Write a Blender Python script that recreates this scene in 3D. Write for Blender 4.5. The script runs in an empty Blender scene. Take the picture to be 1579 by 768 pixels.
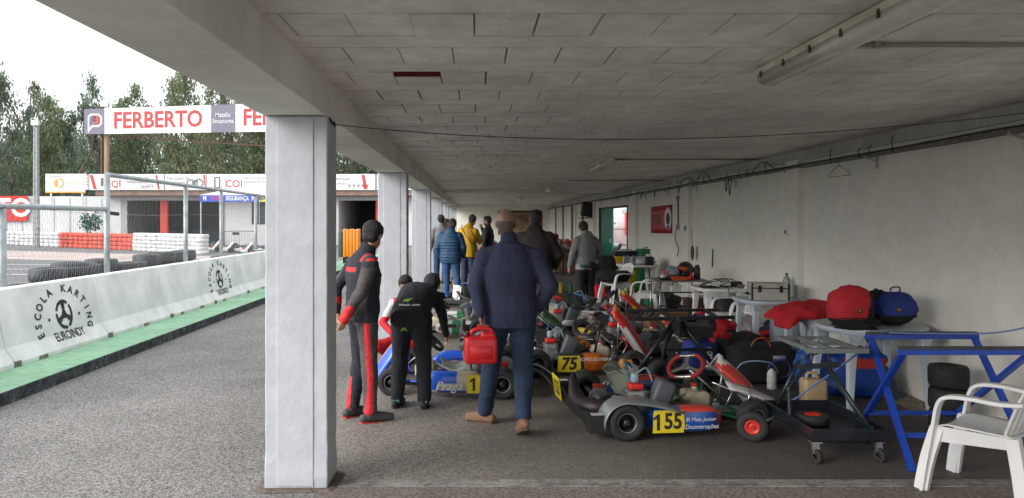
import bpy, math, random
from mathutils import Vector, Matrix, noise
R = math.radians
random.seed(7)
SC = bpy.context.scene
COL = SC.collection
# ---------------------------------------------------------------- camera, sky, sun, exposure
F, CX, CY, EYE = 1130.0, 732.0, 341.0, 1.65
cam_d = bpy.data.cameras.new('camera'); cam = bpy.data.objects.new('camera', cam_d); COL.objects.link(cam)
cam_d.sensor_width = 36; cam_d.lens = F / 1579 * 36
cam_d.shift_x = (789.5 - CX) / 1579; cam_d.shift_y = -(384 - CY) / 1579
cam_d.clip_start = 0.05; cam_d.clip_end = 1500
cam.location = (0, 0, EYE); cam.rotation_euler = (R(90), 0, 0)
SC.camera = cam
SUN_EL, SUN_AZ = R(24), R(238)          # azimuth clockwise from +Y: behind the camera on the left
w = bpy.data.worlds.new('World'); SC.world = w; w.use_nodes = True
nt = w.node_tree; nt.nodes.clear()
wo = nt.nodes.new('ShaderNodeOutputWorld'); bg = nt.nodes.new('ShaderNodeBackground')
sky = nt.nodes.new('ShaderNodeTexSky'); sky.sky_type = 'NISHITA'; sky.sun_disc = False
sky.sun_elevation = SUN_EL; sky.sun_rotation = SUN_AZ; sky.dust_density = 6; sky.air_density = 1.5
hs = nt.nodes.new('ShaderNodeHueSaturation'); hs.inputs['Saturation'].default_value = 0.14; hs.inputs['Value'].default_value = 1.0
mx = nt.nodes.new('ShaderNodeMixRGB'); mx.inputs[0].default_value = 0.72; mx.inputs[2].default_value = (10.6, 10.9, 11.3, 1)
nt.links.new(sky.outputs[0], hs.inputs['Color']); nt.links.new(hs.outputs[0], mx.inputs[1])
nt.links.new(mx.outputs[0], bg.inputs['Color']); bg.inputs['Strength'].default_value = 0.11
nt.links.new(bg.outputs[0], wo.inputs['Surface'])
sl = bpy.data.lights.new('sun', 'SUN'); sl.energy = 1.5; sl.angle = R(34); sl.color = (1, .97, .93)
so = bpy.data.objects.new('sun', sl); COL.objects.link(so)
sd = Vector((math.sin(SUN_AZ) * math.cos(SUN_EL), math.cos(SUN_AZ) * math.cos(SUN_EL), math.sin(SUN_EL)))
so.rotation_euler = sd.to_track_quat('Z', 'Y').to_euler(); so.location = sd * 30
SC.view_settings.view_transform = 'Standard'; SC.view_settings.look = 'None'
SC.view_settings.exposure = 0.84; SC.view_settings.gamma = 1
SC.render.engine = 'CYCLES'
cy = SC.cycles
cy.max_bounces = 10; cy.diffuse_bounces = 8; cy.glossy_bounces = 3; cy.transmission_bounces = 4; cy.transparent_max_bounces = 8
cy.use_denoising = True; cy.use_adaptive_sampling = True; cy.adaptive_threshold = 0.02; cy.caustics_reflective = False; cy.caustics_refractive = False

def PX(px, Y): return (px - CX) * Y / F
def PZ(py, Y): return EYE - (py - CY) * Y / F
def PG(px, py):
    Y = EYE * F / (py - CY); return Vector((PX(px, Y), Y, 0))

# ---------------------------------------------------------------- materials
def srgb(c):
    return tuple(((x / 255) / 12.92 if x / 255 < .04045 else ((x / 255 + .055) / 1.055) ** 2.4) for x in c)
_mats = {}
def mat(name, col, rough=.6, metal=0., var=(3., .12), bump=(40., .1), col2=None, trans=0., coat=0., stretch=None, spec=.5, leaf=0.):
    if name in _mats: return _mats[name]
    m = bpy.data.materials.new(name); m.use_nodes = True; n = m.node_tree; b = n.nodes['Principled BSDF']
    b.inputs['Roughness'].default_value = rough; b.inputs['Metallic'].default_value = metal
    b.inputs['Specular IOR Level'].default_value = spec
    if trans: b.inputs['Transmission Weight'].default_value = trans
    if coat: b.inputs['Coat Weight'].default_value = coat; b.inputs['Coat Roughness'].default_value = .15
    tc = n.nodes.new('ShaderNodeTexCoord'); vec = tc.outputs['Object']
    if stretch:
        mp = n.nodes.new('ShaderNodeMapping'); mp.inputs['Scale'].default_value = stretch
        n.links.new(vec, mp.inputs[0]); vec = mp.outputs[0]
    nz = n.nodes.new('ShaderNodeTexNoise'); nz.inputs['Scale'].default_value = var[0]; nz.inputs['Detail'].default_value = 6
    nz.inputs['Roughness'].default_value = .65
    n.links.new(vec, nz.inputs['Vector'])
    rp = n.nodes.new('ShaderNodeValToRGB'); rp.color_ramp.elements[0].position = .3; rp.color_ramp.elements[1].position = .7
    c2 = col2 if col2 else tuple(min(1, x * (1 + var[1])) for x in col)
    c1 = col if col2 else tuple(x * (1 - var[1]) for x in col)
    rp.color_ramp.elements[0].color = (*c1, 1); rp.color_ramp.elements[1].color = (*c2, 1)
    n.links.new(nz.outputs['Fac'], rp.inputs[0]); n.links.new(rp.outputs[0], b.inputs['Base Color'])
    if bump and bump[1] > 0:
        n2 = n.nodes.new('ShaderNodeTexNoise'); n2.inputs['Scale'].default_value = bump[0]; n2.inputs['Detail'].default_value = 4
        n.links.new(vec, n2.inputs['Vector'])
        bp = n.nodes.new('ShaderNodeBump'); bp.inputs['Strength'].default_value = bump[1]; bp.inputs['Distance'].default_value = .02
        n.links.new(n2.outputs['Fac'], bp.inputs['Height']); n.links.new(bp.outputs[0], b.inputs['Normal'])
    if leaf:
        tl = n.nodes.new('ShaderNodeBsdfTranslucent'); ms = n.nodes.new('ShaderNodeMixShader'); ms.inputs[0].default_value = leaf
        n.links.new(rp.outputs[0], tl.inputs['Color']); n.links.new(b.outputs[0], ms.inputs[1]); n.links.new(tl.outputs[0], ms.inputs[2]); n.links.new(ms.outputs[0], n.nodes['Material Output'].inputs['Surface'])
    _mats[name] = m; return m

# ---------------------------------------------------------------- mesh builder
def frame_from(z, up=Vector((0, 0, 1))):
    z = Vector(z).normalized()
    if abs(z.dot(up)) > .98: up = Vector((0, 1, 0))
    x = up.cross(z).normalized(); y = z.cross(x)
    return Matrix((x, y, z)).transposed()
def cr(pts, n=6, closed=False):
    P = [Vector(p) for p in pts]; out = []
    N = len(P); rng = N if closed else N - 1
    for i in range(rng):
        if closed: p0, p1, p2, p3 = P[(i - 1) % N], P[i], P[(i + 1) % N], P[(i + 2) % N]
        else: p0, p1, p2, p3 = P[max(i - 1, 0)], P[i], P[i + 1], P[min(i + 2, N - 1)]
        for k in range(n):
            t = k / n
            out.append(.5 * ((2 * p1) + (p2 - p0) * t + (2 * p0 - 5 * p1 + 4 * p2 - p3) * t * t + (3 * p1 - p0 - 3 * p2 + p3) * t ** 3))
    if not closed: out.append(P[-1])
    return out
class MB:
    def __init__(s): s.v = []; s.f = []; s.mi = []; s.sm = []; s.cur = 0
    def add(s, vs, fs, smooth=False):
        o = len(s.v); s.v += [tuple(v) for v in vs]
        for f in fs: s.f.append([o + i for i in f]); s.mi.append(s.cur); s.sm.append(smooth)
        return s
    def box(s, c, d, rot=None, taper=1.0):
        hx, hy, hz = d[0] / 2, d[1] / 2, d[2] / 2; c = Vector(c); vs = []
        for z, t in ((-hz, 1), (hz, taper)):
            for x, y in ((-hx, -hy), (hx, -hy), (hx, hy), (-hx, hy)):
                p = Vector((x * t, y * t, z)); 
                if rot is not None: p = rot @ p
                vs.append(c + p)
        return s.add(vs, [(3, 2, 1, 0), (4, 5, 6, 7), (0, 1, 5, 4), (1, 2, 6, 5), (2, 3, 7, 6), (3, 0, 4, 7)])
    def span(s, a, b):
        a = Vector(a); b = Vector(b); return s.box((a + b) / 2, [abs(b[i] - a[i]) for i in range(3)])
    def rbox(s, c, d, r=.02, rot=None, n=3, bulge=0.):
        """rounded box: stacked superellipse rings"""
        hx, hy, hz = d[0] / 2, d[1] / 2, d[2] / 2; c = Vector(c); r = min(r, hx * .95, hy * .95, hz * .95)
        rings = []
        zs = [(-hz + r * (1 - math.cos(t)), r * (1 - math.sin(t))) for t in [i * math.pi / 2 / n for i in range(n + 1)]]
        zs = zs + [(-z, i) for z, i in reversed(zs)]
        def ring(z, ins):
            out = []
            for cxs, cys, a0 in ((1, 1, 0), (-1, 1, 90), (-1, -1, 180), (1, -1, 270)):
                for k in range(n + 1):
                    a = R(a0 + 90 * k / n); q = r - ins if False else r
                    bl = 1 + bulge * (1 - (z / hz) ** 2)
                    x = (cxs * (hx - r) + math.cos(a) * (r - ins)) * bl; y = (cys * (hy - r) + math.sin(a) * (r - ins)) * bl
                    p = Vector((x, y, z))
                    if rot is not None: p = rot @ p
                    out.append(c + p)
            return out
        return s.loft([ring(z, i) for z, i in zs])
    def loft(s, rings, caps=True, smooth=True, closed=True):
        n = len(rings[0]); vs = [p for r_ in rings for p in r_]; fs = []
        for i in range(len(rings) - 1):
            for j in range(n if closed else n - 1):
                a = i * n + j; b = i * n + (j + 1) % n; fs.append((a, b, b + n, a + n))
        o = len(s.v); s.add(vs, fs, smooth)
        if caps and closed:
            s.f.append([o + k for k in range(n)][::-1]); s.mi.append(s.cur); s.sm.append(False)
            s.f.append([o + (len(rings) - 1) * n + k for k in range(n)]); s.mi.append(s.cur); s.sm.append(False)
        return s
    def tube(s, pts, r=.01, n=8, closed=False, sx=1.):
        P = [Vector(p) for p in pts]; N = len(P); rings = []; up = None
        for i, p in enumerate(P):
            if closed: t = P[(i + 1) % N] - P[i - 1]
            else: t = P[min(i + 1, N - 1)] - P[max(i - 1, 0)]
            t = t.normalized() if t.length > 1e-9 else Vector((0, 0, 1))
            if up is None:
                up = Vector((0, 0, 1)) if abs(t.z) < .9 else Vector((1, 0, 0))
            u = (up - t * up.dot(t))
            u = u.normalized() if u.length > 1e-6 else t.orthogonal().normalized()
            up = u; v = t.cross(u); rr = r[i] if isinstance(r, (list, tuple)) else r
            rings.append([p + (u * math.cos(2 * math.pi * k / n) + v * math.sin(2 * math.pi * k / n) * sx) * rr for k in range(n)])
        if closed:
            rings.append(rings[0]); return s.loft(rings, caps=False)
        return s.loft(rings)
    def bar(s, p, q, w=.03, h=None, up=(0, 0, 1)):
        p = Vector(p); q = Vector(q); M = frame_from(q - p, Vector(up)); L = (q - p).length
        return s.box((p + q) / 2, (w, h or w, L), M)
    def lathe(s, prof, n=20, o=(0, 0, 0), axis=(0, 0, 1), caps=True):
        M = frame_from(axis); o = Vector(o)
        return s.loft([[o + M @ Vector((r * math.cos(2 * math.pi * k / n), r * math.sin(2 * math.pi * k / n), z)) for k in range(n)] for r, z in prof], caps=caps)
    def ell(s, c, rad, rot=None, nu=14, nv=9):
        c = Vector(c); rings = []
        for i in range(nv + 1):
            t = -math.pi / 2 + math.pi * i / nv; t = max(min(t, 1.5), -1.5)
            ring = []
            for k in range(nu):
                a = 2 * math.pi * k / nu
                p = Vector((rad[0] * math.cos(t) * math.cos(a), rad[1] * math.cos(t) * math.sin(a), rad[2] * math.sin(t)))
                if rot is not None: p = rot @ p
                ring.append(c + p)
            rings.append(ring)
        return s.loft(rings)
    def poly(s, pts, d, o=(0, 0, 0), U=(1, 0, 0), V=(0, 0, 1)):
        """extruded polygon: pts in (u,v), thickness d along U x V"""
        U = Vector(U); V = Vector(V); N = U.cross(V).normalized(); o = Vector(o); n = len(pts)
        a = [o + U * p[0] + V * p[1] for p in pts]; b = [p + N * d for p in a]
        s.add(a + b, [tuple(range(n))[::-1], tuple(range(n, 2 * n))] + [(i, (i + 1) % n, n + (i + 1) % n, n + i) for i in range(n)])
        return s
    def grid(s, fn, nu, nv, smooth=True):
        vs = [fn(i / nu, j / nv) for j in range(nv + 1) for i in range(nu + 1)]
        fs = [(j * (nu + 1) + i, j * (nu + 1) + i + 1, (j + 1) * (nu + 1) + i + 1, (j + 1) * (nu + 1) + i) for j in range(nv) for i in range(nu)]
        return s.add(vs, fs, smooth)
    def text(s, body, size, fn, bold=0., shear=0., space=1., align='CENTER'):
        cu = bpy.data.curves.new('t', 'FONT'); cu.body = body; cu.size = size; cu.offset = bold * size; cu.shear = shear
        cu.space_character = space; cu.align_x = align; cu.align_y = 'CENTER'; cu.resolution_u = 3; cu.fill_mode = 'FRONT'
        ob = bpy.data.objects.new('t', cu); COL.objects.link(ob)
        me = bpy.data.meshes.new_from_object(ob)
        s.add([fn(v.co.x, v.co.y) for v in me.vertices], [tuple(p.vertices) for p in me.polygons])
        bpy.data.meshes.remove(me); bpy.data.objects.remove(ob); bpy.data.curves.remove(cu); return s
    def flat(s, pts, fn): return s.add([fn(u, v) for u, v in pts], [tuple(range(len(pts)))])
    def mesh(s, name, mats):
        me = bpy.data.meshes.new(name); me.from_pydata(s.v, [], s.f)
        for m_ in (mats if isinstance(mats, (list, tuple)) else [mats]): me.materials.append(m_)
        me.polygons.foreach_set('material_index', s.mi); me.polygons.foreach_set('use_smooth', s.sm); me.update()
        return me
    def build(s, name, mats, parent=None, bevel=0., loc=None, solid=0., **kw):
        o = bpy.data.objects.new(name, s.mesh(name, mats)); COL.objects.link(o)
        if parent is not None: o.parent = parent
        if loc is not None: o.location = loc
        if solid:
            md = o.modifiers.new('s', 'SOLIDIFY'); md.thickness = solid; md.offset = 0
        if bevel:
            md = o.modifiers.new('b', 'BEVEL'); md.width = bevel; md.segments = 2; md.limit_method = 'ANGLE'; md.angle_limit = R(40)
        if kw: tag(o, **kw)
        return o
def tag(o, label=None, cat=None, group=None, kind=None):
    if label: o['label'] = label
    if cat: o['category'] = cat
    if group: o['group'] = group
    if kind: o['kind'] = kind
    return o
def thing(name, label, cat, loc=(0, 0, 0), rz=0., group=None):
    o = bpy.data.objects.new(name, None); o.empty_display_size = .1; COL.objects.link(o); o.location = loc; o.rotation_euler = (0, 0, rz)
    return tag(o, label, cat, group)
def kids(o): return [c for c in COL.objects if c.parent == o]
def copy_tree(o, parent=None, cmap=None):
    c = o.copy(); COL.objects.link(c)
    if parent is not None: c.parent = parent
    for ch in (cmap[o] if cmap else kids(o)): copy_tree(ch, c, cmap)
    return c
def treemap(o):
    m = {}
    def rec(x):
        m[x] = kids(x)
        for k in m[x]: rec(k)
    rec(o); return m
def plane_fn(o, U, V, off=0.):
    o = Vector(o); U = Vector(U).normalized(); V = Vector(V).normalized(); N = U.cross(V)
    return lambda u, v: o + U * u + V * v + N * off

# common materials
white_paint = mat('white_paint', (.62, .63, .64), .7, var=(2.2, .10), bump=(25, .25))
steel = mat('steel', (.55, .56, .57), .35, .9)
chrome = mat('chrome', (.7, .7, .7), .2, 1.)
black_plastic = mat('black_plastic', (.015, .015, .016), .45)
black_rubber = mat('black_rubber', (.018, .018, .018), .75, bump=(90, .2))
black_metal = mat('black_metal', (.02, .021, .024), .4, .3)
dark_fabric = mat('dark_fabric', (.012, .012, .014), .9, bump=(60, .4))
white_plastic = mat('white_plastic', (.69, .69, .68), .45, var=(4, .08), bump=(8, .04))
red_plastic = mat('red_plastic', (.55, .02, .015), .4)
red_fabric = mat('red_fabric', (.50, .012, .02), .85, bump=(50, .35))
blue_fabric = mat('blue_fabric', (.02, .04, .22), .85, bump=(50, .3))
blue_paint = mat('blue_paint', (.012, .06, .42), .4, coat=.3)
yellow_vinyl = mat('yellow_vinyl', (.72, .55, .02), .4)
ink = mat('ink', (.02, .018, .018), .6, bump=None)
white_ink = mat('white_ink', (.75, .75, .75), .6, bump=None)
red_ink = mat('red_ink', (.50, .06, .06), .6, bump=None)
grey_ink = mat('grey_ink', (.12, .12, .13), .6, bump=None)
cardboard = mat('cardboard', (.16, .09, .05), .9)
# ================================================================ SETTING
def surf_mat(name, stops, scales, rough=.9, bump=.4, bscale=120, big_rng=(.80, 1.08), stain=None, blend=None, vor=0):
    m = bpy.data.materials.new(name); m.use_nodes = True; n = m.node_tree; b = n.nodes['Principled BSDF']; L = n.links.new
    b.inputs['Roughness'].default_value = rough; b.inputs['Specular IOR Level'].default_value = .3
    tc = n.nodes.new('ShaderNodeTexCoord')
    def nz(s, d=5, r=.6):
        x = n.nodes.new('ShaderNodeTexNoise'); x.inputs['Scale'].default_value = s; x.inputs['Detail'].default_value = d; x.inputs['Roughness'].default_value = r
        L(tc.outputs['Object'], x.inputs['Vector']); return x
    def ramp(src, a, ca, c, cb):
        r = n.nodes.new('ShaderNodeValToRGB'); r.color_ramp.elements[0].position = a; r.color_ramp.elements[1].position = c
        r.color_ramp.elements[0].color = (*ca, 1); r.color_ramp.elements[1].color = (*cb, 1); L(src, r.inputs[0]); return r
    fine = nz(scales[0], 3)
    if vor:   # loose aggregate: one tone per stone
        vo = n.nodes.new('ShaderNodeTexVoronoi'); vo.inputs['Scale'].default_value = vor; L(tc.outputs['Object'], vo.inputs['Vector'])
        bwn = n.nodes.new('ShaderNodeSeparateColor'); L(vo.outputs['Color'], bwn.inputs[0])
        class _O: outputs = {'Fac': bwn.outputs[0]}
        fine = _O
    big = nz(scales[1], 6)
    r1 = ramp(fine.outputs['Fac'], .40 if not vor else .05, stops[0], .60 if not vor else .85, stops[1])
    r2 = ramp(big.outputs['Fac'], .35, (big_rng[0],) * 3, .68, (big_rng[1],) * 3)
    mx = n.nodes.new('ShaderNodeMixRGB'); mx.blend_type = 'MULTIPLY'; mx.inputs[0].default_value = 1
    L(r1.outputs[0], mx.inputs[1]); L(r2.outputs[0], mx.inputs[2]); out = mx.outputs[0]
    if stain:
        st = nz(stain[0], 8, .7); r3 = ramp(st.outputs['Fac'], stain[1], (0,) * 3, stain[2], (1,) * 3)
        m2 = n.nodes.new('ShaderNodeMixRGB'); L(r3.outputs[0], m2.inputs[0]); L(out, m2.inputs[1]); m2.inputs[2].default_value = (*stain[3], 1); out = m2.outputs[0]
    if blend:   # the smoother slab wears into the coarse asphalt towards the open side
        f2 = nz(blend[2], 3); vo2 = n.nodes.new('ShaderNodeTexVoronoi'); vo2.inputs['Scale'].default_value = blend[2]; L(tc.outputs['Object'], vo2.inputs['Vector']); sc2 = n.nodes.new('ShaderNodeSeparateColor'); L(vo2.outputs['Color'], sc2.inputs[0]); ra = ramp(sc2.outputs[0], .05, blend[0], .85, blend[1]); sx = n.nodes.new('ShaderNodeSeparateXYZ'); L(tc.outputs['Object'], sx.inputs[0])
        nn = nz(1.5, 6, .7); ad = n.nodes.new('ShaderNodeMath'); ad.operation = 'MULTIPLY_ADD'; L(nn.outputs['Fac'], ad.inputs[0]); ad.inputs[1].default_value = 1.6; L(sx.outputs['X'], ad.inputs[2])
        mr = n.nodes.new('ShaderNodeMapRange'); mr.inputs['From Min'].default_value = .2; mr.inputs['From Max'].default_value = 2.4; L(ad.outputs[0], mr.inputs['Value'])
        m3 = n.nodes.new('ShaderNodeMixRGB'); L(mr.outputs[0], m3.inputs[0]); L(ra.outputs[0], m3.inputs[1]); L(out, m3.inputs[2]); out = m3.outputs[0]
    L(out, b.inputs['Base Color'])
    nb = nz(bscale, 3); bp = n.nodes.new('ShaderNodeBump'); bp.inputs['Strength'].default_value = bump; bp.inputs['Distance'].default_value = .01
    L(nb.outputs['Fac'], bp.inputs['Height']); L(bp.outputs[0], b.inputs['Normal'])
    return m
asphalt = surf_mat('coarse_asphalt', ((.065, .061, .057), (.34, .328, .31)), (82, .55), bump=.5, bscale=120, big_rng=(.74, 1.1), stain=(.35, .60, .76, (.12, .114, .105)), vor=112)
floor_m = surf_mat('shed_floor', ((.072, .065, .058), (.135, .122, .108)), (70, .9), rough=.65, bump=.25, bscale=70, big_rng=(.7, 1.1), stain=(1.3, .55, .70, (.075, .068, .061)), blend=((.09, .08, .069), (.33, .30, .262), 110))
track_m = surf_mat('track_asphalt', ((.15, .15, .155), (.20, .20, .205)), (30, .2), bump=.2)
wall_m = surf_mat('wall_plaster', ((.79, .78, .705), (.84, .83, .755)), (5, .5), big_rng=(.95, 1.03), rough=.85, bump=.35, bscale=14, stain=(.9, .66, .9, (.68, .67, .62)))
ceil_m = surf_mat('ceiling_paint', ((.75, .735, .69), (.85, .835, .79)), (7, 1.2), rough=.9, bump=.5, bscale=22, stain=(2.0, .58, .78, (.54, .52, .49)))
beam_m = surf_mat('beam_paint', ((.76, .745, .69), (.82, .805, .75)), (4, .7), rough=.85, bump=.3, bscale=18, stain=(1.4, .64, .8, (.36, .35, .33)))
pillar_m = surf_mat('pillar_paint', ((.475, .495, .53), (.52, .535, .57)), (7, 1.3), rough=.6, bump=.5, bscale=11, big_rng=(.92, 1.03), stain=(9, .72, .78, (.42, .42, .42)))
concrete_m = surf_mat('barrier_paint', ((.76, .775, .77), (.82, .83, .825)), (6, 1.1), rough=.75, bump=.4, bscale=30, stain=(3.5, .63, .74, (.42, .43, .41)))
green_m = surf_mat('green_paint', ((.25, .46, .29), (.31, .54, .36)), (9, 1.2), rough=.7, bump=.3, bscale=40, stain=(5, .66, .75, (.22, .25, .2)))
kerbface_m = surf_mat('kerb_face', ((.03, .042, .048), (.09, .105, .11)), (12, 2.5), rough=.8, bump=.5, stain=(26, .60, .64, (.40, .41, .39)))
redpaint_m = surf_mat('red_runoff', ((.42, .34, .32), (.52, .44, .41)), (3, .3), rough=.8)

def sheet(name, x0, x1, y0, y1, z, m, kind='structure'):
    b = MB(); b.add([(x0, y0, z), (x1, y0, z), (x1, y1, z), (x0, y1, z)], [(0, 1, 2, 3)])
    return b.build(name, m, kind=kind)
sheet('ground', -400, 400, -60, 700, 0, asphalt)
sheet('shed_floor', -1.29, 4.07, 4.66, 40, .004, floor_m)
b = MB(); b.span((-.85, 4.54, 0), (4.07, 4.66, .008)); b.build('floor_joint', surf_mat('pale_joint', ((.22, .21, .195), (.30, .29, .27)), (25, 3), bump=.5, stain=(8, .5, .6, (.14, .13, .12))), kind='structure')
sheet('shed_floor', -.95, 4.07, -2.5, 4.54, .004, surf_mat('worn_floor', ((.13, .105, .095), (.26, .225, .20)), (50, 1.2), bump=.7, bscale=60))
# race track beyond the fence
sheet('race_track', -90, -7.9, 6, 60, .004, track_m)
b = MB()
b.add([(-60, 46, .009), (-12.5, 29, .009), (-10.5, 33.5, .009), (-60, 57, .009)], [(0, 1, 2, 3)]); b.build('painted_runoff', redpaint_m, kind='structure')
b = MB()
for (xa, ya, xb, yb) in ((-29, 25.4, -12.6, 24.8), (-29, 28.6, -14, 27.4), (-24, 22.6, -11.5, 22.4), (-30, 33.5, -20, 33.0)):
    b.add([(xa, ya, .014), (xb, yb, .014), (xb, yb + .22, .014), (xa, ya + .22, .014)], [(0, 1, 2, 3)])
b.build('track_markings', mat('line_paint', (.6, .6, .6), .8), kind='structure')
# green kerb
b = MB(); b.span((-5.12, -2, 0), (-4.22, 34, .12)); b.build('kerb', green_m, kind='structure')
b = MB()
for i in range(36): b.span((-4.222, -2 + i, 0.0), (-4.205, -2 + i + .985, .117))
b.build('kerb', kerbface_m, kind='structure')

# ---- shed: long wall, end wall, ceiling, beam (the wall and the roof belong to one building)
shed = thing('shed', 'long white painted pit shed with block ceiling open on its left side', 'building')
WX = 4.07; ZC = 2.53; ZB = 2.30; YE = 40.0; YS = 1.7
b = MB()
dy0, dy1, dz = 19.5, 23.9, 2.08
b.span((WX, YS, 0), (WX + .2, dy0, ZC + .25)); b.span((WX, dy1, 0), (WX + .2, YE, ZC + .25)); b.span((WX, dy0, dz), (WX + .2, dy1, ZC + .25))
b.build('wall', wall_m, shed)
b = MB(); b.span((-1.3, YE, 0), (WX + .2, YE + .2, ZC + .25)); b.build('wall', wall_m, shed)
b = MB(); b.span((-1.29, 38.2, 2.36), (WX - .01, 38.5, ZC - .003)); b.build('beam', beam_m, shed)
b = MB(); b.span((-.95, 20.4, 2.44), (WX - .01, 20.65, ZC - .003)); b.build('beam', beam_m, shed)
for y in (4.75, 9.05, 13.7, 18.2, 24.6, 29.2, 33.8): b = MB(); b.span((WX - .08, y, 0), (WX + .01, y + .36, ZC - .12)); b.build('pilaster', wall_m, shed)
b = MB(); b.span((WX - .035, YS, 2.40), (WX + .01, YE, ZC - .003)); b.build('wall_band', surf_mat('band', ((.47, .47, .43), (.54, .53, .49)), (6, .7), bump=.3), shed)
# roof slab above the ceiling
b = MB(); b.span((-1.32, YS, ZC + .1), (WX + .25, YE + .2, ZC + .32)); b.build('roof', concrete_m, shed)
# ceiling: rows of hollow clay blocks between ribs
rr = random.Random(3)
b = MB(); H1, H2 = 4.35, 4.69
def crow(y0, y1, z): b.span((-.93, y0, z), (WX + .05, y1, ZC + .1))
y = 3.11 - .614 * 9
rows = []
while y < YE:
    rows.append(y); y += .614
for y in rows:
    bw = .385; 
    xj = -.93 + rr.uniform(-.2, 0)
    hole_row = abs(y - 4.338) < .05
    zr = ZC + rr.uniform(-.002, .002)
    b.span((-.93, y + bw + .008, zr + .002), (WX + .05, y + .606, ZC + .1))      # rib
    while xj < WX:
        x0, x1 = xj + .002, xj + .277; xj += .278
        if rr.random() < .35: x1 += .002
        gap = rr.choice((.003, .006, .009, .011)) ; z = ZC + rr.uniform(-.004, .004)
        xa, xb = max(x0 + gap / 2, -.93), min(x1 - gap / 2, WX + .05)
        g2 = rr.choice((.004, .008, .011, .006))
        if hole_row and xa > -.72 and xb < -.10 and xb - xa > .2:
            b.span((xa, y + .15, z), (xb, y + bw - g2, ZC + .1)); continue
        b.span((xa, y + g2, z), (xb, y + bw - g2, ZC + .09))
b.build('ceiling', ceil_m, shed)
b = MB(); b.span((-.75, 4.33, ZC + .085), (-.05, 4.51, ZC + .098)); b.span((-.75, 4.478, ZC + .004), (-.05, 4.485, ZC + .09))
b.build('broken_block', mat('terracotta', (.16, .02, .016), .9, bump=(30, .5)), shed)['label'] = 'broken ceiling blocks showing dark red clay'
b = MB(); b.span((-.93, YS, ZC + .055), (WX, YE, ZC + .06))
# beam along the open side, in two tones of use
b = MB(); b.span((-1.30, YS, ZB), (-.913, YE, ZC + .34)); ob = b.build('beam', beam_m, shed, bevel=.006)
b = MB(); b.span((-1.42, YS, ZC + .18), (-1.302, YE, ZC + .36)); b.build('roof_edge', beam_m, shed)
for i in range(-1, 7):
    y = 4.5 + 5.25 * i
    q = MB(); rings = []
    for z in [0.0, .015] + [.08 * k for k in range(1, 28)] + [ZB - .004]:
        j = .0016 if z > .25 else .005
        rings.append([Vector((-1.288 + rr.uniform(-j, j), y + rr.uniform(-j, j), z)), Vector((-.905 + rr.uniform(-j, j), y + rr.uniform(-j, j), z)), Vector((-.905 + rr.uniform(-j, j), y + .3 + rr.uniform(-j, j), z)), Vector((-1.288 + rr.uniform(-j, j), y + .3 + rr.uniform(-j, j), z))])
    q.loft(rings, smooth=False)
    p = q.build('pillar', pillar_m, shed, bevel=.008)
    q = MB(); q.span((-1.215, y - .006, .02), (-.99, y + .01, 2.29)); q.build('plaster_strip', pillar_m, p, bevel=.004)
for i in range(-1, 7):
    y = 4.5 + 5.25 * i; b = MB(); n_ = 34; ring = []
    for k in range(n_):
        a = 2 * math.pi * k / n_; r_ = 1 + .12 * noise.noise(Vector((math.cos(a) * 2, math.sin(a) * 2, i)))
        ring.append((-1.097 + .235 * r_ * (abs(math.cos(a)) ** .35) * (1 if math.cos(a) > 0 else -1), y + .15 + .19 * r_ * (abs(math.sin(a)) ** .35) * (1 if math.sin(a) > 0 else -1)))
    b.add([(x, q, .012) for x, q in ring] + [(x + (x + 1.097) * .1, q + (q - y - .15) * .1, .003) for x, q in ring], [tuple(range(n_))] + [(k, (k + 1) % n_, n_ + (k + 1) % n_, n_ + k) for k in range(n_)])
    b.build('pillar_base_dirt', mat('base_dirt', (.13, .10, .08), .95, var=(12, .4), bump=(40, .8)), shed)
# door in the long wall
dr = thing('green_door', 'green door leaf beside the bright doorway in the right wall', 'door', (WX + .06, 21.9, 0))
b = MB(); b.span((-.03, .0, .02), (.02, 1.95, 2.05)); b.build('door_leaf', mat('green_door_paint', (.01, .20, .14), .5, var=(5, .2)), dr)
b = MB(); b.span((-.075, .1, 1.0), (-.03, .14, 1.12)); b.build('handle', steel, dr)
b = MB(); b.span((-.08, 1.95, 0), (.08, 2.0, 2.08)); b.span((-.08, -2.4, 2.03), (.08, 2.0, 2.08)); b.span((-.08, -2.42, 0), (.08, -2.36, 2.08)); b.build('door_frame', mat('brown_wood', (.06, .04, .03), .7), dr)

# trunking along the wall
t = thing('cable_tray', 'grey perforated cable tray running along the top of the right wall', 'cable tray', (0, 0, 0))
b = MB(); b.span((3.965, 1.7, 2.305), (WX, 39.9, 2.312)); b.span((3.96, 1.7, 2.305), (3.967, 39.9, 2.345))
b.build('tray', surf_mat('dirty_steel', ((.12, .11, .095), (.30, .285, .26)), (60, 3), bump=.6, rough=.6), t)
b = MB()
for y in range(1, 40, 2): b.bar((4.05, y + .4, 2.26), (3.93, y + .4, 2.30), .02); b.bar((4.06, y + .4, 2.18), (4.06, y + .4, 2.3), .02)
b.build('bracket', steel, t)
b = MB()
for k in range(5):
    pts = [(3.95 + .02 * k + rr.uniform(-.01, .01), y_ * .8, 2.325 + rr.uniform(0, .02)) for y_ in range(3, 48)]
    b.tube(pts, .008, 5)
b.build('cables', black_rubber, t)
for y in (6.9, 7.3, 7.5, 8.1, 9.9, 10.6, 10.9, 11.4, 12.6, 13.2, 14.2, 14.8, 15.7, 16.6, 17.3, 18.4, 19.5, 20.4):
    b = MB(); x = 3.94; h_ = rr.uniform(.06, .13)
    b.tube(cr([(x, y, 2.30), (x - .008, y + .01, 2.33 + h_ * .5), (x + .005, y + .02, 2.33 + h_ * .9), (x + .02, y + .025, 2.33 + h_)], 4), .005, 5); b.build('hook', black_rubber, t)
b = MB()
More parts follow.
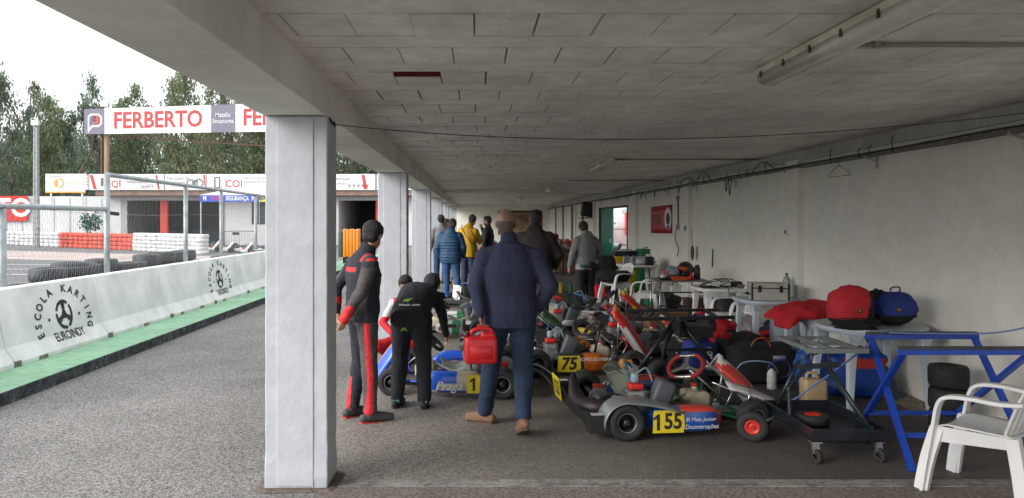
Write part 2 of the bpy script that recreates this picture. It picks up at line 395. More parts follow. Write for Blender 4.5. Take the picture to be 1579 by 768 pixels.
for y, d in ((11.2, .26), (11.35, .2), (14.0, .12), (15.9, .15), (17.2, .14), (20, .12)):
    b.tube(cr([(3.93, y, 2.31), (3.91, y, 2.31 - d * .5), (3.915, y + .06, 2.31 - d), (3.93, y + .14, 2.31 - d * .4), (3.94, y + .16, 2.31)], 5), .007, 5)
for y0_, y1_, d in ((12.2, 13.0, .14), (13.0, 14.1, .1), (9.6, 10.4, .1)):
    b.tube(cr([(3.93, y0_, 2.34), (3.92, (y0_ * 2 + y1_) / 3, 2.34 + d), (3.92, (y0_ + y1_ * 2) / 3, 2.33 + d), (3.94, y1_, 2.34)], 6), .007, 5)
b.build('loose_cables', black_rubber, t)
# coat hanger on the tray
b = MB(); o = Vector((3.9, 7.85, 2.30))
pts = [(0, 0, .0), (0, .0, -.05), (0, -.22, -.14), (0, -.25, -.17), (0, .24, -.17), (0, .22, -.14), (0, 0, -.05)]
b.tube([o + Vector(p) for p in pts], .003, 5); b.build('wire_hanger', black_metal, label='thin wire coat hanger hanging from the cable tray', cat='hanger')
# slack wire across the shed
pts = []
for i in range(25):
    t_ = i / 24; p0 = Vector((-.905, 4.7, 2.27)); p1 = Vector((4.04, 5.34, 2.44)); p = p0.lerp(p1, t_); p.z -= .16 * 4 * t_ * (1 - t_) * (1 - .3 * t_); pts.append(p)
b = MB(); b.tube(pts, .003, 6); b.build('slack_wire', mat('wire_brown', (.06, .045, .04), .7), label='thin slack wire strung across the shed from the front pillar to the right wall', cat='wire')
b = MB(); b.tube(cr([(-.90, 4.55, 2.29), (-.89, 4.6, 2.26), (-.895, 4.66, 2.28), (-.9, 4.72, 2.26)], 4), .006, 6); b.build('wire_clamp', black_metal, label='small rusty clamp at the top corner of the front pillar', cat='clamp')
# conduit on ceiling
def conduit(p, q, label):
    b = MB(); b.tube([p, q], .011, 8)
    for t_ in (.1, .5, .9):
        c = Vector(p).lerp(Vector(q), t_); b.box(c, (.03, .03, .03))
    b.build('conduit', mat('conduit_pvc', (.30, .27, .24), .6), label=label, cat='conduit')
conduit((1.75, 3.60, ZC - .014), (4.0, 3.60, ZC - .014), 'beige conduit on the ceiling from the nearest lamp to the wall')
conduit((1.9, 10.3, ZC - .014), (4.0, 10.3, ZC - .014), 'beige conduit on the ceiling beside the middle lamp')
conduit((2.0, 15.6, ZC - .014), (4.0, 15.6, ZC - .014), 'beige conduit on the ceiling before the farthest lamps')
# fluorescent fixtures (unlit)
def fixture(x, y0, y1, label, rz=0):
    t = thing('fluorescent_lamp', label, 'lamp', (x, (y0 + y1) / 2, ZC - .004), rz, 'fluorescent lamps on the ceiling'); L = y1 - y0
    b = MB(); b.box((0, 0, -.022), (.13, L, .036)); b.build('housing', mat('fixture_cream', (.66, .62, .50), .5, var=(6, .25)), t, bevel=.004)
    b = MB()
    prof = [(-.062, -.042), (-.055, -.075), (-.03, -.098), (0, -.104), (.03, -.098), (.055, -.075), (.062, -.042)]
    b.loft([[Vector((px_, yy, pz_)) for px_, pz_ in prof] for yy in (-L / 2 + .02, L / 2 - .02)], smooth=True)
    b.build('diffuser', mat('diffuser_plastic', (.60, .60, .56), .25, coat=.4), t)
    nclip = 6
    for i in range(nclip):
        yy = -L / 2 + .08 + (L - .16) * i / (nclip - 1)
        for s_ in (-1, 1):
            b = MB(); b.box((s_ * .066, yy, -.045), (.006, .018, .036)); b.build('clip', mat('rusty_clip', (.12, .06, .03), .7, .3), t)
    return t
fixture(1.68, 2.55, 4.22, 'nearest unlit fluorescent lamp on the ceiling at upper right')
fixture(1.84, 10.0, 11.5, 'middle unlit fluorescent lamp on the ceiling')
fixture(1.95, 18.2, 19.7, 'farther small unlit fluorescent lamp before the ceiling beam')
fixture(1.7, 26.5, 28.0, 'farthest unlit fluorescent lamp above the standing men')

# ---- concrete barriers with stencils
PROF = [(-4.80, .122), (-4.80, .165), (-4.90, .32), (-5.02, .915), (-5.03, .925)]
full = PROF + [(-5.17, .925), (-5.18, .915), (-5.30, .32), (-5.40, .165), (-5.40, .0), (-5.13, .0), (-5.13, .122)]
def bsurf(s_, t_):
    """point on the face: s along Y, t height above the kerb along the face"""
    z = .122 + t_
    for (xa, za), (xb, zb) in zip(PROF[:-2], PROF[1:-1]):
        if z <= zb or (xb, zb) == PROF[3]:
            k = (z - za) / (zb - za); return Vector((xa + (xb - xa) * k + .004, s_, z))
def stencil(parent, yc):
    b = MB(); L0 = 2.0
    txt = 'ESCOLA KARTING'; Rr = .48; cz = .33
    for i, ch in enumerate(txt):
        if ch == ' ': continue
        a = R(196 - 212 * i / (len(txt) - 1)); ca, sa = math.cos(a), math.sin(a)
        def f(u, v, ca=ca, sa=sa):
            u *= .88; uu = sa * u + ca * v; vv = -ca * u + sa * v
            return bsurf(yc + (ca * Rr + uu) * 1.12, max(.03, min(.775, cz + (sa * Rr + vv) * .80)))
        b.text(ch, .15, f, bold=.035)
    def f2(u, v): return bsurf(yc + .02 + u * .92, .165 + v)
    b.text('EUROINDY', .135, f2, bold=.02)
    # steering-wheel emblem
    c0, c1 = yc, .41
    def ringseg(a0, a1, r0, r1):
        n = 10; inn = [(r0 * math.cos(R(a0 + (a1 - a0) * k / n)), r0 * math.sin(R(a0 + (a1 - a0) * k / n))) for k in range(n + 1)]
        ou = [(r1 * math.cos(R(a0 + (a1 - a0) * k / n)), r1 * math.sin(R(a0 + (a1 - a0) * k / n))) for k in range(n + 1)]
        for k in range(n):
            b.flat([inn[k], ou[k], ou[k + 1], inn[k + 1]], lambda u, v: bsurf(c0 + u, c1 + v))
    for a0 in (52, -68, 172): ringseg(a0, a0 + 76, .135, .175)
    for a0 in (-20, 100, 220): ringseg(a0 + 12, a0 + 60, .135, .175)
    for a in (90, 210, 330):
        ca, sa = math.cos(R(a)), math.sin(R(a)); wv = .022
        b.flat([(ca * .02 - sa * wv, sa * .02 + ca * wv), (ca * .02 + sa * wv, sa * .02 - ca * wv), (ca * .145 + sa * wv * 1.8, sa * .145 - ca * wv * 1.8), (ca * .145 - sa * wv * 1.8, sa * .145 + ca * wv * 1.8)], lambda u, v: bsurf(c0 + u, c1 + v))
    ringseg(0, 360, .0, .05)
    for s_ in (-.32, .32): 
        b.flat([(s_ + .022 * math.cos(R(k * 45)), .022 * math.sin(R(k * 45)) - .03) for k in range(8)], lambda u, v: bsurf(c0 + u, c1 + v))
    b.build('stencilled_lettering', mat('stencil_ink', (.03, .035, .035), .8, var=(30, .3)), parent)
bl = {0: 'white concrete barrier just out to the left of the nearest stencil', 1: 'nearest full white concrete barrier with black karting school stencil', 2: 'plain white barrier beyond the nearest stencil, under the tall mesh fence', 3: 'plain white barrier just before the far stencil',
      4: 'white barrier with the far small karting school stencil', 5: 'white barrier between the far stencil and the front pillar'}
seg = 1.96
for i in range(0, 10):
    y0 = 5.70 + i * seg
    t = thing('concrete_barrier', bl.get(i, ''), 'barrier', (0, y0, 0), 0, 'white concrete barriers on the green kerb')
    if i > 5: t['label'] = 'white concrete barriers behind the front pillar along the far green kerb'
    b = MB(); n_ = 12; rings = []
    for yy in (.006, .02, seg - .02, seg - .006):
        sh = .012 if yy in (.006, seg - .006) else 0
        rings.append([Vector((x + (sh if x < -5.1 else -sh), yy, z - (sh if z > .5 else 0))) for x, z in full])
    b.loft(rings, smooth=False); b.build('barrier_body', concrete_m, t)
    b = MB()
    for yy in ((.45, 1.32), (.5,), (1.1,))[i % 3]: b.box((-4.803, yy, .145), (.02, rr.uniform(.10, .16), .04))
    b.box((-4.81, .04, .15), (.04, .10, .06))
    b.build('lifting_notch', surf_mat('rough_concrete%d' % i, ((.16, .15, .12), (.30, .29, .24)), (20, 6), bump=.8), t)
    if i in (1, 4):
        h = thing('stencil', None, None) if False else None
        b_ = len(COL.objects); 
        stencil(t, 1.16 if i == 1 else .65)
# ================================================================ FENCE, TRACKSIDE, BACKGROUND
galv = mat('galvanised', (.30, .33, .34), .5, .5, var=(8, .25))
wire_m = mat('fence_wire', (.28, .29, .28), .5, .5)
fx = -5.62
def mesh_panel(t, y0, y1, z0, z1, pitch=.052):
    b = MB(); y = y0 + pitch / 2; i = 0; vs = []; step = .075
    nz_ = int((z1 - z0) / step)
    while y < y1:
        amp = pitch * .42
        pts = [(fx + .006 * (-1) ** (k + i), y + amp * (1 if (k + i) % 2 else -1) + .012 * noise.noise(Vector((y, k * .3, 0))), z0 + (z1 - z0) * k / nz_) for k in range(nz_ + 1)]
        b.tube(pts, .0017, 3); y += pitch; i += 1
    for z in (z0 + .1, z0 + (z1 - z0) * .36, z0 + (z1 - z0) * .68, z1 - .04):
        b.tube([(fx, y0 + (y1 - y0) * k / 12, z - .02 * math.sin(k * 1.3)) for k in range(13)], .0026, 3)
    for k_ in range(8): b.sm = [False] * len(b.sm)
    return b.build('wire_mesh', wire_m, t)
t = thing('mesh_fence', 'low grey wire mesh fence section behind the barrier at far left', 'fence')
b = MB(); b.tube([(fx, 5.2, 1.83), (fx, 11.15, 1.83)], .035, 10); b.build('top_rail', galv, t)
for y in (6.0, 8.72): b = MB(); b.tube([(fx, y, 0), (fx, y, 1.80)], .042, 12); b.build('post', galv, t)
mesh_panel(t, 5.3, 11.15, .55, 1.82)
t = thing('mesh_fence', 'tall grey wire mesh fence section with galvanised posts behind the barrier', 'fence')
b = MB(); b.tube([(fx, 11.2, 2.36), (fx, 24, 2.30)], .035, 10); b.build('top_rail', galv, t)
for y in (11.2, 14.25, 16.25, 18.8, 21.5, 24): b = MB(); b.tube([(fx, y, 0), (fx, y, 2.36)], .042, 12); b.build('post', galv, t)
b = MB(); b.bar((fx, 11.2, 1.78), (fx + .02, 11.5, 1.76), .05); b.build('latch', black_metal, t)
mesh_panel(t, 11.25, 24, .55, 2.34)

# ---- tyres
def tyre_mb(b, c, ro, w_, ri, axis=(0, 0, 1), n=22):
    prof = [(ri, -w_ * .36), (ri + (ro - ri) * .35, -w_ * .5), (ro * .93, -w_ * .46), (ro, -w_ * .32), (ro, w_ * .32), (ro * .93, w_ * .46), (ri + (ro - ri) * .35, w_ * .5), (ri, w_ * .36), (ri, -w_ * .36)]
    return b.lathe(prof, n, c, axis, caps=False)
white_tyre = mat('white_painted_tyre', (.62, .62, .62), .7, var=(3, .25)); red_tyre = mat('red_painted_tyre', (.55, .09, .06), .7, var=(3, .3))
old_tyre = mat('old_tyre', (.035, .04, .047), .6, var=(3, .6), bump=(25, .6)); brown_tyre = mat('dusty_tyre', (.065, .045, .045), .8, var=(4, .4))
def stack(name, label, m, n, r, h, group):
    t = thing(name, label, 'tyre stack', group=group)
    for k in range(n):
        b = MB(); tyre_mb(b, (rr.uniform(-.02, .02), rr.uniform(-.02, .02), h * (k + .5)), r, h * .98, r * .55, n=16); b.build('tyre', m, t)
    return t
protos = {}
def place_stack(key, x, y, args, rz=0):
    if key not in protos:
        protos[key] = stack(*args); protos[key + 'm'] = treemap(protos[key]); o = protos[key]
    else: o = copy_tree(protos[key], None, protos[key + 'm'])
    o.location = (x, y, 0); o.rotation_euler = (0, 0, rz); return o
N = 44
for i in range(N):
    u = i / (N - 1); px = -14 + (312 + 14) * u; Yw = 54 - 17.5 * u ** .8; x = PX(px, Yw)
    if px < 98: a = ('w', ('tyre_stack', 'white painted tyre stacks at the far left of the track', white_tyre, 4, .31, .235, 'white tyre stacks at the far left'))
    elif px < 212: a = ('r', ('tyre_stack', 'red painted tyre stacks in the middle of the far tyre wall', red_tyre, 4, .31, .235, 'red tyre stacks of the tyre wall'))
    else: a = ('w2', ('tyre_stack', 'white painted tyre stacks right of the red ones', white_tyre, 5, .30, .2, 'white tyre stacks right of the red ones'))
    place_stack(a[0], x, Yw, a[1], rr.uniform(0, 6))
for i in range(25):
    y = 10.6 + i * .64
    if i < 2: a = ('b3', ('tyre_stack', 'low old black tyre stacks at the left end behind the mesh fence', old_tyre, 3, .31, .22, 'black tyre stacks behind the fence'))
    elif i < 12: a = ('b', ('tyre_stack', 'old black tyre stacks lined up behind the mesh fence', old_tyre, 4, .31, .232, 'black tyre stacks behind the fence'))
    else: a = ('d', ('tyre_stack', 'dusty brown tyre stacks farther along the mesh fence', brown_tyre, 3, .31, .225, 'dusty tyre stacks behind the fence'))
    o_ = place_stack(a[0], -7.0 + rr.uniform(-.09, .09), y + rr.uniform(-.03, .03), a[1], rr.uniform(0, 6)); o_.scale = (rr.uniform(.9, 1.0), rr.uniform(.9, 1.0), rr.uniform(.88, 1.06))

# ---- pit building across the track
YB = 50.0
bld = thing('pit_building', 'low white pit building with dark garage openings across the track', 'building', (0, YB, 0))
bw_ = mat('building_white', (.62, .62, .62), .85, var=(.6, .10), bump=(10, .2))
def bx(px): return PX(px, YB)
wmb = MB()
for a_, c_ in ((165, 186), (345.5, 388), (412, 522), (584.5, 640), (700, 740)): wmb.span((bx(a_), 0, 0), (bx(c_), .25, 3.06))
wmb.span((bx(388), 0, 0), (bx(412), .25, 1.4)); wmb.span((bx(165), .01, 3.06), (bx(740), .28, 3.34))
wmb.span((bx(165), .3, 0), (bx(165) + .25, 9, 3.3)); wmb.span((bx(345), .3, 0), (bx(345) + .2, 9, 3.3)); wmb.span((bx(522) - .25, .3, 0), (bx(522), 9, 3.3)); wmb.span((bx(584), .3, 0), (bx(584) + .2, 9, 3.3))
wmb.build('wall', bw_, bld)
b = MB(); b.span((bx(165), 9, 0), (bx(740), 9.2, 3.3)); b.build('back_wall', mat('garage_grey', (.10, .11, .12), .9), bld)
b = MB(); b.span((bx(160), -1.1, 3.36), (bx(745), 9.3, 3.66)); b.build('roof', mat('brown_eave', (.25, .16, .13), .8, var=(2, .3)), bld)
for a_, c_ in ((247.5, 258.5), (343.5, 345.4), (579.5, 584.3)):
    b = MB(); b.span((bx(a_), -.06, 0), (bx(c_), .2, 3.055)); b.build('red_column', mat('red_paint', (.55, .05, .03), .6), bld)
b = MB(); b.span((bx(186), .0, 0), (bx(196), .12, 3.05)); b.build('sliding_door', mat('door_grey', (.35, .38, .39), .6), bld)
b = MB(); b.span((bx(388), .1, 1.4), (bx(412), .12, 3.05)); b.build('window', mat('dark_glass', (.02, .035, .04), .1, bump=None), bld)
b = MB(); b.span((bx(388), .05, 1.36), (bx(412), .09, 1.42)); b.span((bx(399), .05, 1.4), (bx(400), .09, 3.05)); b.build('window_frame', steel, bld)
for px_, hh, ww in ((204, 1.6, 1.2), (214, 1.2, .8), (222, 1.0, 1.3), (272, 1.1, 1.4), (290, .9, 2.2), (315, 1.3, 1.0), (330, 1.0, 1.6), (545, 1.1, 2)):
    b = MB(); b.rbox((bx(px_), 5, hh / 2), (ww, .8, hh), .1); b.build('stored_equipment', mat('equip', (.02, .04, .10), .6, var=(1.2, .8)), bld)
# fascia signs standing on the roof
def board(name, label, x0, x1, y, z0, z1, m=None, frame_mat=None, cat='sign', z0b=None, z1b=None, group=None):
    t = thing(name, label, cat, (x0, y, z0), 0, group)
    W = x1 - x0; a0 = 0; a1 = z1 - z0; c0 = (z0b if z0b is not None else z0) - z0; c1 = (z1b if z1b is not None else z1) - z0
    b = MB(); b.poly([(0, a0), (W, c0), (W, c1), (0, a1)], .06, (0, 0.06, 0)); b.build('panel', m or mat('sign_white', (.72, .72, .72), .5, var=(1, .05)), t)
    return t
def lettering(t, items, m, off=-.006, name='lettering'):
    b = MB()
    for (txt, u, v, size, bold, *k) in items:
        sh = k[0] if k else 0
        b.text(txt, size, lambda a, c: Vector((u + a, off, v + c)), bold=bold, shear=sh)
    return b.build(name, m, t)
def shapes(t, polys, m, off=-.004, name='graphic'):
    b = MB()
    for p in polys: b.flat(p, lambda u, v: Vector((u, off, v)))
    return b.build(name, m, t)
x0 = bx(152)
for k, (pa, pb) in enumerate(((152, 265), (266, 328), (329, 440), (441, 520), (521, 583), (584.5, 700))):
    lab = ['white fascia board with red and grey marks left of the tall fence post', 'white fascia board with engine picture and grey text on the pit roof', 'white fascia board with red CQI lettering right of the red slash', 'white fascia board mostly behind the front pillar', 'white fascia board with red slash seen between the two nearest pillars', 'white fascia board behind the second pillar'][k]
    xa, xb = bx(pa), bx(pb) - .02; W = xb - xa
    t = board('fascia_board', lab, xa, xb, YB - 1.25, 3.72, 4.78, group='advertising boards along the pit roof')
    s = W
    def X_(px): return (px - pa) / (pb - pa) * W
    if k == 0:
        lettering(t, [('CQI', X_(188), .38, .62, .01)], red_ink); lettering(t, [('Fabricação de', X_(225), .8, .26, 0), ('componentes', X_(225), .55, .26, 0), ('262977', X_(240), .2, .28, 0)], grey_ink)
        shapes(t, [[(X_(153), 1.0), (X_(158), 1.0), (X_(164), .05), (X_(159), .05)], [(X_(252), 1.0), (X_(255), 1.0), (X_(259), .05), (X_(256), .05)]], red_ink)
        shapes(t, [[(X_(170), .8), (X_(174), .8), (X_(174), .25), (X_(170), .25)]], grey_ink)
    elif k == 1:
        lettering(t, [('Fabricação de', X_(286), .78, .27, 0), ('motores', X_(286), .5, .27, 0)], grey_ink)
        pol = []
        for cx_, r_ in ((305, .30), (312, .22), (318, .33)):
            c = X_(cx_)
            for i in range(14):
                a, a2 = R(i * 360 / 14), R((i + .7) * 360 / 14)
                pol.append([(c + r_ * math.cos(a), .45 + r_ * math.sin(a)), (c + r_ * math.cos(a2), .45 + r_ * math.sin(a2)), (c + r_ * .55 * math.cos(a2), .45 + r_ * .55 * math.sin(a2)), (c + r_ * .55 * math.cos(a), .45 + r_ * .55 * math.sin(a))])
        shapes(t, pol, grey_ink, name='engine_graphic')
        shapes(t, [[(X_(324), 1.0), (X_(327), 1.0), (X_(327.8), .3), (X_(327), .1)]], red_ink)
    elif k == 2:
        lettering(t, [('CQI', X_(370), .4, .66, .015)], red_ink)
        lettering(t, [('[', X_(342), .55, .8, .01), (']', X_(348), .55, .8, .01), (',', X_(351.5), .35, .7, 0)], grey_ink)
        lettering(t, [('Fabricação de', X_(402), .8, .27, 0), ('equipamentos', X_(402), .55, .27, 0), ('e peças', X_(402), .3, .27, 0)], grey_ink)
        shapes(t, [[(X_(357.5), .85), (X_(358.5), .85), (X_(358.5), .2), (X_(357.5), .2)]], red_ink)
    elif k == 4:
        lettering(t, [('Fabricação', X_(532), .75, .26, 0), ('peças', X_(532), .45, .26, 0)], grey_ink)
        shapes(t, [[(X_(562), 1.0), (X_(567), 1.0), (X_(571), .05), (X_(566), .05)]], red_ink)
        shapes(t, [[(X_(541) + .3 * i, .35), (X_(541) + .3 * i + .2, .38), (X_(541) + .3 * i + .15, .12)] for i in range(5)], mat('brown_ink', (.35, .18, .16), .6))
# small boards at left of the fascia
t = board('wall_sign', 'small white board with red zigzag edge left of the pit roof signs', bx(135), bx(151.5), YB - 1.3, 3.75, 4.75)
shapes(t, [[(bx(148) - bx(135), .9 - .2 * i), (bx(151) - bx(135), 1.0 - .2 * i), (bx(151) - bx(135), .85 - .2 * i)] for i in range(4)], red_ink)
t = board('billboard', 'white billboard with orange ring emblem standing above the white track wall', PX(70, 52), PX(131, 52), 52, PZ(297.5, 52), PZ(268, 52))
W = PX(131, 52) - PX(70, 52)
def ring(cx, cz, r0, r1, a0, a1, n=16):
    return [[(cx + r0 * math.cos(R(a0 + (a1 - a0) * k / n)), cz + r0 * math.sin(R(a0 + (a1 - a0) * k / n))), (cx + r1 * math.cos(R(a0 + (a1 - a0) * k / n)), cz + r1 * math.sin(R(a0 + (a1 - a0) * k / n))),
             (cx + r1 * math.cos(R(a0 + (a1 - a0) * (k + 1) / n)), cz + r1 * math.sin(R(a0 + (a1 - a0) * (k + 1) / n))), (cx + r0 * math.cos(R(a0 + (a1 - a0) * (k + 1) / n)), cz + r0 * math.sin(R(a0 + (a1 - a0) * (k + 1) / n)))] for k in range(n)]
org = mat('orange_ink', (.65, .34, .06), .6)
shapes(t, ring(W * .36, .68, .22, .34, -100, 100) + ring(W * .32, .68, 0, .30, 90, 270) + [[(0, 0), (W, 0), (W, .1), (0, .1)]], org)
lettering(t, [('Formula Kart', W * .68, .68, .2, 0)], org)
lettering(t, [('KARTODROMO', W * .26, 1.18, .14, 0)], grey_ink)
b = MB()
for u in (.3, W - .3): b.span((u, .07, -1.2), (u + .1, .17, 1.2))
b.build('support', steel, t)
# white track wall at far left with red sign
twall = thing('track_wall', 'long white wall behind the tyre wall at far left', 'wall')
b = MB(); b.span((-62, 55.6, 0), (bx(165) - .05, 55.9, PZ(303, 56))); b.build('wall', bw_, twall)
b = MB(); 
for i in range(30): b.span((-62 + i * 1.2, 55.56, 0), (-61.9 + i * 1.2, 55.6, PZ(305, 56)))
b.build('pale_board', mat('pale_panel', (.55, .56, .57), .8), twall)
t = board('wall_sign', 'big red sign with white letters on the far left white wall', PX(-60, 55), PX(37, 55), 55.4, PZ(341, 55), PZ(302, 55), red_plastic)
def xs(px): return PX(px, 55) - PX(-60, 55)
lettering(t, [('MOTO', xs(-16), .95, 1.9, .03)], white_ink)
b = MB(); b.ell((PX(5, 55), 53.5, 1.35), (.5, .3, .22))
# hedge bushes poking above tyre wall
for px_, s_, lab in ((140, 1.0, 'round green shrub behind the red tyres'), ):
    b = MB(); q = random.Random(2)
    for k in range(260):
        v = Vector((q.gauss(0, .4), q.gauss(0, .3), q.gauss(0, .33))); v = v * (1 if v.length < .9 else .6)
        M_ = Matrix.Rotation(q.uniform(0, 6), 3, 'Z') @ Matrix.Rotation(q.uniform(-1, 1), 3, 'X')
        b.add([v + M_ @ Vector(p) for p in ((-.09, 0, 0), (.09, 0, 0), (0, 0, .2))], [(0, 1, 2)])
    b.build('shrub', mat('teal_leaf', (.03, .12, .08), .7), loc=(PX(px_, 50), 50, 1.5), label=lab, cat='shrub')

# ---- light mast
t = thing('floodlight_mast', 'tall grey lattice mast with a small floodlight at far left', 'floodlight', (PX(56, 45), 45, 0))
b = MB(); H_ = 7.6
for sx, sy in ((-.11, -.11), (.11, -.11), (.11, .11), (-.11, .11)): b.bar((sx, sy, 0), (sx * .75, sy * .75, H_), .06)
for k in range(22):
    z = k * H_ / 22; b.bar((-.10, -.11, z), (.10, -.11, z + .34), .04); b.bar((.11, -.10, z), (.11, .10, z + .34), .04)
b.build('mast', galv, t)
b = MB(); b.box((.1, -.25, H_ + .05), (.45, .2, .3)); b.build('floodlight', steel, t); b = MB(); b.bar((0, 0, H_ - .1), (.1, -.25, H_ + .1), .06); b.build('bracket', galv, t)

# ---- gantry over the track
YG = 59.7; KG = YG / 35
gt = thing('sign_gantry', 'big white gantry sign with red FERBERTO lettering standing behind the pit roof'  , 'gantry', (PX(130, YG), YG, 0))
def gx(px): return PX(px, YG) - PX(130, YG)
zl0, zl1, zr0, zr1 = PZ(207, YG), PZ(168.5, YG), PZ(203, YG), PZ(159, YG)
xL, xR = gx(130), gx(620); xm = gx(410)
def gz0(x): return zl0 + (zr0 - zl0) * x / xm
def gz1(x): return zl1 + (zr1 - zl1) * x / xm
def strip(xa, xb, y=0, d=.1):
    b = MB(); b.poly([(xa, gz0(xa)), (xb, gz0(xb)), (xb, gz1(xb)), (xa, gz1(xa))], d, (0, y + d, 0)); return b
strip(xL, xR).build('banner', mat('banner_white', (.80, .80, .80), .6, var=(1, .04), bump=(3, .2)), gt)
for i, (a_, c_) in enumerate(((130, 161), (325.5, 363))):
    strip(gx(a_) + .0, gx(c_), -.012, .008).build('grey_panel', mat('banner_grey', (.20, .19, .24), .6), gt)
def glet(items, m, off=-.02, sq=.84):
    b = MB()
    for txt, px_, fv, size, bold in items:
        x = gx(px_)
        b.text(txt, size * KG, lambda a, c: Vector((x + a * sq, off, gz0(x + a * sq) + (gz1(x + a * sq) - gz0(x + a * sq)) * fv + c)), bold=bold, space=1.0)
    b.build('lettering', m, gt)
glet([('FERBERTO', 243.5, .49, 1.09, .022), ('FERBERTO', 445, .49, 1.12, .022)], red_ink)
glet([('Metallic', 344, .62, .30, .005), ('Structures', 344, .40, .30, .005)], white_ink, sq=.8)
# emblem: white rounded flag with red B
b = MB(); cxm = gx(146); q0 = gz0(0)
def em(u, v): return Vector((cxm + u * KG, -.02, q0 + v * KG))
outer = [(-.32, .03), (-.32, .85), (-.2, .98), (.2, .98), (.36, .82), (.36, .5), (.2, .34), (-.1, .34)]
inner = [(-.25, .28), (-.25, .82), (-.16, .9), (.17, .9), (.28, .79), (.28, .53), (.17, .42), (-.14, .42)]
n_ = 8
for k in range(n_): b.flat([outer[k], outer[(k + 1) % n_], inner[(k + 1) % n_], inner[k]], em)
b.build('emblem', white_ink, gt)
b = MB(); b.text('B', .56, lambda a, c: em(.1 + a, .66 + c), bold=.03); b.build('emblem', red_ink, gt)
b = MB(); b.text('F', .5, lambda a, c: em(-.12 + a, .64 + c), bold=.01, shear=.2); b.build('emblem', mat('navy_ink', (.10, .10, .2), .6), gt)
b = MB(); b.lathe([(.22, 0), (.2, gz0(gx(160)) + .1)], 14, (gx(160), .45, 0)); b.build('post', mat('weathered_wood', (.30, .22, .15), .85, var=(3, .3), stretch=(1, 1, .2)), gt)
b = MB(); b.span((gx(153), .2, 0), (gx(155.5), .4, gz0(gx(153)) + .1)); b.build('post', mat('rust_brown', (.12, .07, .05), .8), gt)
b = MB(); b.box((gx(160), .2, gz1(gx(160)) + .35), (.6, .3, .35)); b.bar((gx(160), .3, gz1(gx(160)) - .2), (gx(160), .3, gz1(gx(160)) + .3), .08); b.build('floodlight', steel, gt)
tr = MB(); zb = zl0 - .02; n = 30
tx = [gx(165) + (gx(620) - gx(165)) * k / n for k in range(n + 1)]
def tb(x): return gz0(x) - .1 - 1.05 * min(1, max(0, (x - gx(150)) / (gx(420) - gx(150))))
for k in range(n):
    tr.bar((tx[k], .6, tb(tx[k])), (tx[k + 1], .6, tb(tx[k + 1])), .09)
    tr.bar((tx[k], .6, tb(tx[k])), ((tx[k] + tx[k + 1]) / 2, .6, gz0(tx[k]) + .3), .06); tr.bar(((tx[k] + tx[k + 1]) / 2, .6, gz0(tx[k]) + .3), (tx[k + 1], .6, tb(tx[k + 1])), .06)
tr.bar((gx(165), .6, gz0(gx(165)) + .3), (gx(620), .6, gz0(gx(620)) + .3), .06)
tr.build('truss', mat('rust_brown', (.12, .07, .05)), gt)
b = MB(); b.span((gx(600), .2, 0), (gx(605), .6, 9)); b.build('post', mat('rust_brown', (.12, .07, .05)), gt)

# ---- event tent
t = thing('event_tent', 'white canopy tent with blue SEGURANCA valance by the pit building', 'tent', (PX(360, 44), 44, 0))
def ex(px): return PX(px, 44) - PX(360, 44)
b = MB(); zt = PZ(301, 44); zp = PZ(290, 44)
x0_, x1_ = ex(308), ex(432)
b.add([(x0_, 0, zt), (x1_, 0, zt), (x1_, 3.4, zt), (x0_, 3.4, zt), ((x0_ + x1_) / 2 + .6, 1.7, zp + .35)], [(0, 1, 4), (1, 2, 4), (2, 3, 4), (3, 0, 4)]); b.build('canopy', mat('canopy_white', (.75, .75, .75), .6), t, solid=.02)
b = MB(); b.span((x0_, -.03, zt - .4), (ex(400), -.01, zt)); b.build('valance', mat('valance_blue', (.03, .08, .5), .6), t)
b = MB(); b.span((ex(400) + .01, -.03, zt - .4), (x1_, -.01, zt)); b.build('valance', mat('valance_yellow', (.65, .62, .06), .6), t)
b = MB(); b.text('SEGURANÇA', .36, lambda a, c: Vector((ex(366) + a * .66, -.036, zt - .20 + c)), bold=.03)
b.text('M', .34, lambda a, c: Vector((ex(316) + a * .8, -.036, zt - .2 + c)), bold=.05); b.text('M', .34, lambda a, c: Vector((ex(391) + a * .8, -.036, zt - .2 + c)), bold=.05); b.build('lettering', white_ink, t)
b = MB(); b.text('PORTO', .32, lambda a, c: Vector((ex(334) + a * .62, -.036, zt - .2 + c)), bold=.05); b.build('lettering', mat('magenta_ink', (.45, .04, .25), .6), t)
b = MB(); b.text('MAX', .34, lambda a, c: Vector((ex(407) + a, -.036, zt - .2 + c)), bold=.03); b.build('lettering', mat('navy_ink', (.1, .1, .2)), t)
for x in (x0_ + .05, x1_ - .05):
    for y in (.05, 3.35): b = MB(); b.span((x - .03, y - .03, 0), (x + .03, y + .03, zt)); b.build('leg', steel, t)
# crowd barrier
t = thing('crowd_barrier', 'grey metal crowd barrier standing before the white pit wall', 'crowd barrier', (PX(369, 43), 43, 0))
b = MB(); W = 1.75; b.tube(cr([(-.85, 0, .1), (-.87, 0, .9), (-.8, 0, 1.05), (.8, 0, 1.05), (.87, 0, .9), (.85, 0, .1)], 5), .022, 6)
for k in range(11): b.tube([(-.75 + .15 * k, 0, .2), (-.75 + .15 * k, 0, 1.05)], .01, 5)
b.tube([(-.85, 0, .2), (.85, 0, .2)], .015, 6); b.build('frame', mat('dark_galv', (.12, .13, .13), .5, .4), t)
b = MB(); b.box((-.2, -.03, .92), (.4, .02, .16)); b.build('plate', black_plastic, t)
for s_ in (-1, 1): b = MB(); b.bar((s_ * .8, -.25, .03), (s_ * .8, .25, .03), .05); b.build('foot', galv, t)
